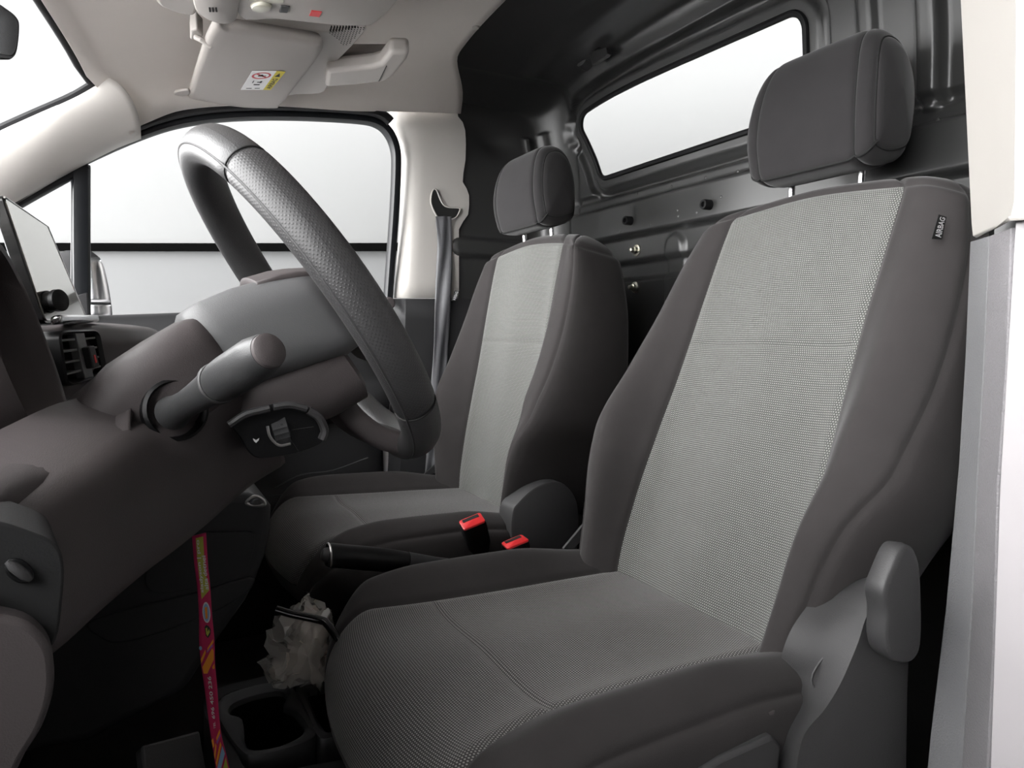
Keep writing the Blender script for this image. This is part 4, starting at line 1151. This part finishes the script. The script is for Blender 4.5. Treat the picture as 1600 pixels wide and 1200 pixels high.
i_px = [(357, 1112), (364, 1096), (402, 1082), (438, 1077), (449, 1087), (443, 1101), (462, 1112), (476, 1140), (440, 1162), (396, 1169), (382, 1155), (378, 1121)]
well(o_px, i_px, .075, 'cup_holder', cons)
well([(462, 1072), (500, 1062), (535, 1055), (580, 1100), (600, 1135), (530, 1150), (498, 1152), (480, 1112)], [(480, 1080), (503, 1074), (530, 1068), (565, 1105), (575, 1125), (520, 1140), (505, 1136), (490, 1108)], .05, 'tray', cons)
zk = ZC - .006
so = [at(a, b_, z=zk) for a, b_ in ((318, 1100), (350, 1072), (450, 1050), (545, 1036), (640, 1120), (620, 1180), (500, 1210), (380, 1225), (345, 1170))]
si = crom(so, closed=True, n=3); cs = sum(si, Vector()) / len(si)
MB().loft([[p + (p - cs) * .06 + Vector((0, 0, .03 - zk)) for p in si], [p + Vector((0, 0, -.012)) for p in si], si, [p.lerp(cs, .16) for p in si]], closed=True).build('console_skirt', 'console_plastic', cons, angle=40)
b = MB(); b.lathe(at(415, 1140, z=ZC - .072), (0, 0, 1), [(.022, 0), (.022, .02), (.018, .022), (.001, .022)], 20); b.build('cup_insert', 'grey_plastic', cons)

# pedal plate in the driver footwell
pdl = root('foot_pedal', at(265, 1200, z=.15), 'dark grey pedal plate in the driver footwell', 'pedal')
P = [at(a, b_, y=c) for a, b_, c in ((221, 1164, .68), (312, 1140, .74), (330, 1240, .72), (235, 1270, .66))]
MB().prism(P, (-.006, .008, -.01)).build('pedal_pad', 'grey_plastic', pdl, bevel=.003)
MB().tube([(P[0] + P[2]) / 2 + Vector((-.012, .01, -.01)), (P[0] + P[2]) / 2 + Vector((-.10, .03, -.06)), (P[0] + P[2]) / 2 + Vector((-.12, .03, -.15))], .008, 8).build('pedal_arm', 'black_plastic', pdl)
# ================================================================== overhead items
flat('visor_label_red', (.55, .08, .09), .6); flat('visor_label_yellow', (.62, .52, .05), .6); flat('visor_label_grey', (.45, .46, .47), .6)
grain('visor_vinyl', (.36, .333, .312), rough=.6, scale=900, bump=.2, var=.04)
grain('overhead_plastic', (.46, .43, .405), rough=.5, scale=1100, bump=.15, var=.04)
vis = root('sun_visor', at(390, 120, z=1.24), 'folded beige sun visor with airbag warning label above the passenger', 'sun visor')
vz = 1.245
vo = [(330, 46), (300, 130), (293, 160), (305, 166), (420, 171), (438, 166), (460, 140), (500, 88), (504, 72), (495, 66), (440, 56), (360, 44)]
P = crom([at(a, b_, z=vz) for a, b_ in vo], closed=True, n=5); cen = sum(P, Vector()) / len(P)
vb = MB().loft([[cen + (p - cen) * s + Vector((0, 0, dz)) for p in P] for dz, s in ((.020, .88), (.019, .96), (.010, 1.0), (.004, .992), (.0, .965), (-.0015, .90))], closed=True, cap=True).build('visor_body', 'visor_vinyl', vis, angle=60)
b = MB(); b.tube([at(306, 58, z=vz + .012), at(314, 62, z=vz + .006), at(330, 72, z=vz)], .005, 10); b.build('visor_pin', 'overhead_plastic', vis)
b = MB(); b.prism([at(a, b_, z=vz + .014) for a, b_ in ((298, 48), (308, 46), (318, 56), (312, 64), (297, 62))], (0, 0, .03)); b.build('visor_clip', 'overhead_plastic', vis, bevel=.003, seg=3)
lq = [at(376, 140, z=vz - .003), at(411, 140, z=vz - .003), at(432, 111, z=vz - .003), at(394, 111, z=vz - .003)]
ly = [lq[1], at(423, 140, z=vz - .003), at(446, 112, z=vz - .003), lq[2]]
dn = Vector((0, 0, -1))
lab = MB().prism(lq, dn * .0006).build('warning_label', 'label_white', vb)
MB().prism(ly, dn * .0006).build('label_band', 'visor_label_yellow', vb)
def on(q, u, v, o=.0009): return quad_map(q, u, v) + dn * o
ci = [on(lq, .5 + .40 * math.cos(2*math.pi*k/28), .78 + .17 * math.sin(2*math.pi*k/28), .0008) for k in range(28)]
cj = [on(lq, .5 + .31 * math.cos(2*math.pi*k/28), .78 + .125 * math.sin(2*math.pi*k/28), .0008) for k in range(28)]
MB().loft([ci, cj], closed=True).build('label_ring', 'visor_label_red', lab)
MB().prism([on(lq, u, v, .0008) for u, v in ((.24, .86), (.30, .89), (.78, .70), (.72, .67))], dn * .0002).build('label_slash', 'visor_label_red', lab)
for u0, v0, u1, v1 in ((.36, .75, .60, .80), (.45, .80, .55, .84), (.62, .77, .70, .79), (.30, .40, .34, .52), (.50, .42, .62, .46), (.62, .40, .70, .50), (.42, .28, .68, .33), (.20, .08, .44, .11), (.58, .08, .80, .11)):
    MB().prism([on(lq, u, v, .0008) for u, v in ((u0, v0), (u1, v0), (u1, v1), (u0, v1))], dn * .0002).build('label_pictogram', 'ink_black', lab)
tv, tf = text_mesh('AIRBAG', 1.0, .02); mx = max(p[0] for p in tv); my = max(p[1] for p in tv)
raw('label_lettering', [on(ly, .78 - .56 * p[1] / my, .08 + .56 * p[0] / mx, .0009) for p in tv], tf, 'ink_black', lab, angle=180)
MB().prism([on(ly, u, v, .0008) for u, v in ((.2, .74), (.5, .92), (.8, .74))], dn * .0002).build('label_triangle', 'ink_black', lab)

# overhead trim panel with speaker holes and grab handle
pan = root('overhead_trim', at(520, 110, z=1.28), 'beige overhead trim panel with perforated grille and moulded grab handle', 'trim panel')
po = [(380, 38), (430, 44), (520, 50), (570, 42), (560, 62), (528, 95), (516, 112), (512, 135), (500, 146), (462, 148), (436, 150), (452, 128), (490, 82), (484, 68), (460, 60), (400, 52)]
P = crom([at(a, b_, z=1.272) for a, b_ in po], closed=True, n=3)
MB().prism(P, (0, 0, .045)).build('panel', 'overhead_plastic', pan, bevel=.003, seg=3)
g = MB()
for r in range(11):
    for c in range(12):
        px, py = 518 + c * 4.6 - r * .9, 44 + r * 2.6
        if px + py * .95 > 612 or py > 43 + (px - 505) * .9: continue
        q = at(px, py, z=1.2715); k = [q + Vector((.0013 * math.cos(t), .0013 * math.sin(t), 0)) for t in (0, 1.26, 2.51, 3.77, 5.03)]
        g.prism(k, (0, 0, .004))
tag(g.build('speaker_holes', 'ink_black', pan), kind='stuff')
ho = [(508, 137), (511, 113), (540, 110), (580, 106), (594, 102), (602, 92), (609, 83), (640, 84), (636, 95), (614, 121), (602, 128), (560, 133)]
P = [at(a, b_, z=1.252) for a, b_ in ho]
MB().prism(P, (0, 0, .030)).build('grab_handle', 'overhead_plastic', pan, bevel=.008, seg=4)
b = MB(); b.prism([at(a, b_, z=1.292) for a, b_ in ((514, 112), (534, 84), (606, 84), (600, 104), (560, 112))], (0, 0, .02)); b.build('handle_recess', 'visor_vinyl', pan, bevel=.004)
# joint line across the handle end
b = MB(); b.tube([at(604, 103, z=1.2515), at(592, 127, z=1.2515)], .0007, 5); b.build('handle_joint', 'seam_thread', pan)

# oval slot of the visor mount in the headliner
b = MB(); b.prism(crom([at(a, b_, z=1.245) for a, b_ in ((272, 148), (276, 144), (294, 142), (296, 148), (280, 152))], closed=True, n=4), (0, 0, .006)); b.build('mount_cover', 'overhead_plastic', vis, bevel=.002)
# overhead console with lamp
oc = root('overhead_console', at(430, 0, z=1.24), 'beige overhead console with reading lamp and red warning tile', 'console')
zo = 1.238
co = [(375, -60), (372, 26), (430, 31), (520, 40), (568, 42), (585, 38), (608, 18), (640, -25), (640, -90), (420, -95)]
P = crom([at(a, b_, z=zo) for a, b_ in co], closed=True, n=4); cen = sum(P, Vector()) / len(P)
MB().loft([[cen + (p - cen) * s + Vector((0, 0, dz)) for p in P] for dz, s in ((.085, 1.04), (.03, 1.02), (.008, 1.0), (.001, .98), (.0, .95))], closed=True, cap=True).build('console_body', 'overhead_plastic', oc, angle=50)
mo = [(300, -60), (302, 10), (318, 30), (345, 40), (366, 37), (373, 20), (378, -60)]
P = crom([at(a, b_, z=zo - .004) for a, b_ in mo], closed=True, n=4); cen = sum(P, Vector()) / len(P)
mi = MB().loft([[cen + (p - cen) * s + Vector((0, 0, dz)) for p in P] for dz, s in ((.085, 1.0), (.012, 1.0), (.003, .97), (.0, .90))], closed=True, cap=True).build('microphone_housing', 'overhead_plastic', oc, angle=60)
for k in range(3):
    b = MB(); b.prism([at(a, b_, z=zo - .0045) for a, b_ in ((326 + 5*k, 12), (329 + 5*k, 12), (330 + 5*k, 19), (327 + 5*k, 19))], (0, 0, .004)); b.build('microphone_slot', 'ink_black', mi)
lo = [(238, -40), (243, 2), (262, 16), (300, 26), (310, 10), (306, -40)]
P = crom([at(a, b_, z=zo + .03) for a, b_ in lo], closed=True, n=4); MB().prism(P, (0, 0, .05)).build('side_flange', 'overhead_plastic', oc, bevel=.008, seg=3)
flat('lamp_lens', (.62, .60, .50), .15, coat=.5)
P = [at(408 + 17 * math.cos(2*math.pi*k/28), 9.5 + 7 * math.sin(2*math.pi*k/28), z=zo - .001) for k in range(28)]; cen = sum(P, Vector()) / 28
MB().loft([[cen + (p - cen) * s + Vector((0, 0, dz)) for p in P] for dz, s in ((.004, 1.0), (-.001, 1.0), (-.004, .85), (-.005, .4))], closed=True, cap=True).build('reading_lamp', 'lamp_lens', oc)
b = MB(); b.prism([at(a, b_, z=zo - .001) for a, b_ in ((386, -6), (444, -6), (444, 5), (420, 6), (388, 2))], (0, 0, .003)); b.build('dome_lamp', 'lamp_lens', oc, bevel=.001)
b = MB(); b.prism([at(a, b_, z=zo - .002) for a, b_ in ((436, 20), (449, 21), (453, 11), (439, 10))], (0, 0, .006)); b.build('lamp_button', 'grey_plastic', oc, bevel=.001)
b = MB(); b.prism([at(a, b_, z=zo - .001) for a, b_ in ((483, 25), (499, 27), (503, 19), (487, 17))], (0, 0, .004)); b.build('warning_tile', 'red_plastic', oc)

# rear view mirror
flat('dim_mirror', (.30, .30, .30), .05, 1)
rm = root('rear_view_mirror', at(5, 95, y=1.12), 'black rear view mirror at the top left of the windscreen', 'mirror')
ro = [(-60, -5), (-10, 2), (12, 14), (26, 26), (31, 40), (28, 75), (22, 90), (8, 92), (-60, 75)]
P = crom([at(a, b_, y=1.10) for a, b_ in ro], closed=True, n=4); cen = sum(P, Vector()) / len(P)
rn_ = Vector((.8, -.6, 0))
MB().loft([[cen + (p - cen) * s + rn_ * dd for p in P] for dd, s in ((-.035, .7), (-.02, .98), (-.004, 1.0), (.0, .97))], closed=True, cap=True).build('mirror_housing', 'black_plastic', rm, angle=50)
MB().prism([cen + (p - cen) * .86 + rn_ * .0005 for p in P], rn_ * .001).build('mirror_glass', 'dim_mirror', rm)
MB().tube([cen - rn_ * .02, cen - rn_ * .08 + Vector((0, .0, .08)), cen - rn_ * .10 + Vector((0, 0, .22))], .009, 10).build('mirror_stem', 'black_plastic', rm)

# ================================================================== belts and buckles
belt = root('seat_belt', at(690, 590, y=1.73), 'dark grey passenger seat belt hanging from the pillar slot', 'seat belt')
bp_ = [(693, 338), (695, 380), (694, 420), (692, 470), (690, 520), (687, 580), (683, 660), (676, 740)]
Lc = crom([at(a, b_, y=1.726 + .003 * math.sin(i)) for i, (a, b_) in enumerate(bp_)], n=5)
rws = []
for i, p in enumerate(Lc):
    t = (Lc[min(i+1, len(Lc)-1)] - Lc[max(i-1, 0)]).normalized(); w = t.cross(Vector((0, 1, 0))).normalized()
    tw = .25 * math.sin(i * .35)
    w = (w + Vector((0, tw, 0))).normalized()
    rws.append([p + w * (-.022 + .044 * k / 8) + Vector((0, .003 * math.sin(k * 1.2 + i * .3), 0)) for k in range(9)])
MB().loft(rws).build('webbing', 'belt_web', belt, solid=.0014)
sl_px = [(675, 300), (679, 295), (683, 299), (688, 312), (694, 321), (703, 324), (717, 325), (718, 330), (712, 340), (700, 343), (686, 341), (678, 330), (673, 315)]
P = crom([at(a, b_, y=1.731) for a, b_ in sl_px], closed=True, n=4)
MB().prism(P, (0, .004, 0)).build('belt_slot', 'ink_black', belt, bevel=.001)
MB().tube(P, .0022, 6, closed=True).build('slot_rim', 'cream_trim', belt)

def buckle(name, c, up, fc, lab, grp):
    r_ = root(name, c - up * .09, lab, 'buckle', grp)
    sd_ = up.cross(fc).normalized(); fc = sd_.cross(up).normalized()
    def q(u, v, a): return c + sd_ * u + fc * v + up * a
    MB().loft([[q(u, v, a) for u, v in rrect(.022 * s, .016 * s, .006, 4)] for a, s in ((-.085, .55), (-.06, .75), (-.045, .95), (-.004, 1.0), (0, .97))], closed=True, cap=True).build('buckle_body', 'black_plastic', r_, angle=50)
    rb = MB().loft([[q(u, v, a) for u, v in rrect(.0205 * s, .0145 * s, .004, 4)] for a, s in ((-.004, 1.0), (.0025, 1.0), (.0035, .94))], closed=True, cap=True).build('release_button', 'red_plastic', r_, angle=50)
    MB().prism([q(u, v, .0030) for u, v in ((-.015, .003), (.015, .003), (.015, .011), (-.015, .011))], up * .0012).build('tongue_slot', 'ink_black', rb)
    MB().tube([q(0, 0, -.08), q(0, .004, -.13), q(.0, .01, -.20)], .008, 8).build('buckle_stalk', 'black_plastic', r_)
    return r_
buckle('belt_buckle', at(738, 816, y=1.105), Vector((-.35, -.25, .9)).normalized(), Vector((.0, .8, .45)), 'red topped buckle with open slot tilted beside the passenger cushion', 'seat belt buckles between the seats')
buckle('belt_buckle', at(805, 848, y=1.045), Vector((-.25, -.05, .95)).normalized(), Vector((0, .9, .2)), 'red topped buckle half hidden behind the driver cushion', 'seat belt buckles between the seats')

# ================================================================== handbrake
hb = root('handbrake', at(600, 900, y=1.07), 'black handbrake lever lying between the seats', 'handbrake')
h0, h1 = at(512, 867, y=1.07), at(720, 886, y=1.07)
hd_ = (h1 - h0).normalized()
L_ = (h1 - h0).length
MB().lathe(h0, hd_, [(.0165, 0), (.0185, .003), (.0185, .03), (.019, .06), (.0185, .10), (.0165, .13)], 24).build('grip', 'black_plastic', hb, angle=50)
MB().lathe(h0, hd_, [(.0168, .131), (.016, .14), (.013, .18), (.011, .24), (.010, L_ + .06)], 20).build('lever', 'console_plastic', hb)
MB().lathe(h0, -hd_, [(.012, -.004), (.011, .004), (.008, .009), (.001, .010)], 20).build('release_button', 'grey_plastic', hb)
MB().tube([h0 + hd_ * .002 + Vector((0, -.018 * math.cos(t), .018 * math.sin(t))) for t in [k * 2 * math.pi / 24 for k in range(24)]], .0016, 6, closed=True).build('grip_rim', 'steel', hb)

# ================================================================== lanyard with print
lan = root('lanyard', at(335, 1230, y=.70), 'pink printed lanyard strap hanging below the steering column', 'lanyard')
for nm, c in (('lan_pink', (.50, .012, .085)), ('lan_green', (.40, .40, .045)), ('lan_orange', (.85, .30, .02)), ('lan_blue', (.25, .40, .62)), ('lan_white', (.68, .66, .66)), ('lan_purple', (.30, .10, .40)), ('lan_red', (.62, .04, .05))):
    grain(nm, c, rough=.7, scale=900, bump=.3, var=.08)
lpx = [(311, 838, 22), (314, 880, 21), (318, 915, 20), (321, 960, 20), (323, 1000, 24), (325, 1035, 22), (330, 1080, 19), (334, 1120, 17), (338, 1150, 17), (345, 1185, 20), (350, 1215, 22)]
LA = crom([at(a - w / 2, b_, y=.70) for a, b_, w in lpx], n=6)
LB = crom([at(a + w / 2, b_ + (-6 if i == 0 else 0), y=.70 + .004 * math.sin(i * .8)) for i, (a, b_, w) in enumerate(lpx)], n=6)
py0, py1 = 838, 1215
pyk = [b_ for a, b_, w in lpx]
def lan_pt(u, py, off=0.0):
    """u across the strap, py down the strap (photo rows mark distance down)"""
    for i in range(len(pyk) - 1):
        if py <= pyk[i+1]: break
    f = (i + (py - pyk[i]) / (pyk[i+1] - pyk[i])) * 6
    f = max(0, min(len(LA) - 1.001, f)); k = int(f); t = f - k
    a = LA[k].lerp(LA[k+1], t); c = LB[k].lerp(LB[k+1], t)
    return a.lerp(c, u) + Vector((-.3, -.9, .1)) * off
n_ = 70
rws = [[lan_pt(u / 4, lerp(py0, py1, i / n_)) for u in range(5)] for i in range(n_ + 1)]
lb = MB().loft(rws).build('strap', 'lan_pink', lan, solid=.0012)
def patch(name, pts, mat, off=.0016, par=lb):
    """flat print: outline in (u, py) strap coordinates"""
    return raw(name, [lan_pt(u, p, off) for u, p in pts], [tuple(range(len(pts)))], mat, par, angle=180)
g_ = [[lan_pt(lerp(.28, .80 if py < 905 else .95, k / 3), py, .0014) for k in range(4)] for py in (842, 855, 870, 885, 900, 912, 922)]
MB().loft(g_).build('green_print', 'lan_green', lb)
patch('green_tip', [(.28, 922), (.95, 922), (.30, 936)], 'lan_green', .0014)
def lan_text(txt, u0, u1, pa, pb, mat, name='lettering', off=.0020):
    tv, tf = text_mesh(txt, 1.0, .015); mx = max(p[0] for p in tv); my = max(p[1] for p in tv); mn = min(p[1] for p in tv)
    raw(name, [lan_pt(lerp(u1, u0, (p[1] - mn) / (my - mn)), lerp(pa, pb, p[0] / mx), off) for p in tv], tf, mat, lb, angle=180)
lan_text('sladyson | pro', .28, .58, 926, 845, 'lan_white')
lan_text('alta detnei', .62, .92, 921, 868, 'lan_white')
lan_text('696 450 236', .38, .66, 1122, 1056, 'lan_white')
lan_text('TEL', .44, .62, 1137, 1126, 'lan_white')
def oval(c, ru, rp, k=20): return [(c[0] + ru * math.cos(2*math.pi*i/k), c[1] + rp * math.sin(2*math.pi*i/k)) for i in range(k)]
patch('badge_ring', oval((.62, 956), .31, 16), 'lan_white', .0016)
patch('badge_field', oval((.62, 956), .24, 13.5), 'lan_blue', .0020)
patch('badge_centre', [(.52, 948), (.72, 947), (.70, 965), (.54, 966)], 'lan_orange', .0023)
patch('crest', [(.42, 978), (.55, 975), (.72, 977), (.85, 982), (.80, 990), (.62, 996), (.48, 992)], 'ink_black', .0016)
patch('crest_mark', [(.50, 980), (.62, 979), (.60, 986), (.74, 981), (.78, 986), (.60, 993), (.52, 989)], 'lan_green', .0020)
for nm, pts, mt in (('stripe', [(.55, 1012), (.95, 998), (.95, 1003), (.55, 1017)], 'lan_orange'), ('stripe', [(.50, 1016), (.90, 1005), (.90, 1009), (.50, 1020)], 'lan_purple'),
                    ('stripe', [(.05, 1030), (.40, 1014), (.42, 1020), (.06, 1036)], 'lan_orange'), ('stripe', [(.10, 1042), (.85, 1012), (.95, 1016), (.95, 1030), (.40, 1052), (.12, 1052)], 'lan_orange'),
                    ('stripe', [(.80, 1042), (.98, 1036), (.98, 1044), (.84, 1045)], 'lan_orange'), ('dot', oval((.10, 1012), .10, 3.5, 10), 'lan_blue'),
                    ('stripe', [(.50, 1152), (.95, 1138), (.95, 1144), (.50, 1158)], 'lan_orange'), ('stripe', [(.45, 1158), (.95, 1145), (.95, 1149), (.48, 1162)], 'lan_purple'),
                    ('stripe', [(.05, 1156), (.22, 1152), (.22, 1164), (.06, 1168)], 'lan_orange'), ('stripe', [(.06, 1178), (.36, 1160), (.40, 1164), (.08, 1186)], 'lan_orange'),
                    ('stripe', [(.10, 1190), (.80, 1158), (.84, 1163), (.12, 1197)], 'lan_orange'), ('stripe', [(.12, 1200), (.90, 1164), (.95, 1176), (.30, 1206), (.12, 1206)], 'lan_blue'),
                    ('stripe', [(.45, 1206), (.95, 1182), (.97, 1206)], 'lan_green')):
    patch(nm, pts, mt)

# ================================================================== plastic bag on the console
m, nt, bb = newmat('clear_film')
tr = N(nt, 'ShaderNodeBsdfTransparent'); mx_ = N(nt, 'ShaderNodeMixShader'); mx_.inputs[0].default_value = .38
bb.inputs['Base Color'].default_value = (.75, .72, .68, 1); bb.inputs['Roughness'].default_value = .18; bb.inputs['Specular IOR Level'].default_value = .9
nt.links.new(tr.outputs[0], mx_.inputs[1]); nt.links.new(bb.outputs[0], mx_.inputs[2]); nt.links.new(mx_.outputs[0], nt.nodes['Material Output'].inputs['Surface'])
grain('tissue', (.75, .66, .58), rough=.9, scale=300, bump=.3, var=.2, vscale=25)
bag = root('plastic_bag', at(465, 1060, y=1.04), 'crumpled clear plastic bag with tissue beside the cup holders', 'bag')
def crumple(name, pxs, yc_, dep, mat, par, seed, amp=.010, lv=4):
    Q = crom([at(a, b_, y=yc_) for a, b_ in pxs], closed=True, n=6); c_ = sum(Q, Vector()) / len(Q)
    rws_ = []
    K = 14
    for i in range(K + 1):
        t = math.pi * i / K; s = math.sin(t) ** .6; dy = -math.cos(t) * dep
        rr_ = []
        for p in Q:
            q_ = c_ + (p - c_) * max(s, .02) + Vector((0, dy, 0))
            nz = noise.noise_vector(q_ * 38 + Vector((seed, 0, 0))); nz2 = noise.noise_vector(q_ * 90 + Vector((0, seed, 0)))
            q_ += (nz * amp + nz2 * amp * .4) * (s if s > .1 else 0)
            rr_.append(q_)
        rws_.append(rr_)
    return MB().loft(rws_, closed=True, cap=True).build(name, mat, par, angle=18)
crumple('film', [(414, 1052), (425, 1010), (445, 970), (466, 946), (490, 938), (508, 948), (514, 990), (510, 1058), (478, 1060), (440, 1064)], 1.03, .05, 'clear_film', bag, 3.1, amp=.020)
crumple('tissue', [(428, 1056), (440, 1035), (468, 1010), (468, 975), (482, 955), (500, 962), (502, 1000), (506, 1050), (470, 1058)], 1.03, .034, 'tissue', bag, 8.7, amp=.018)
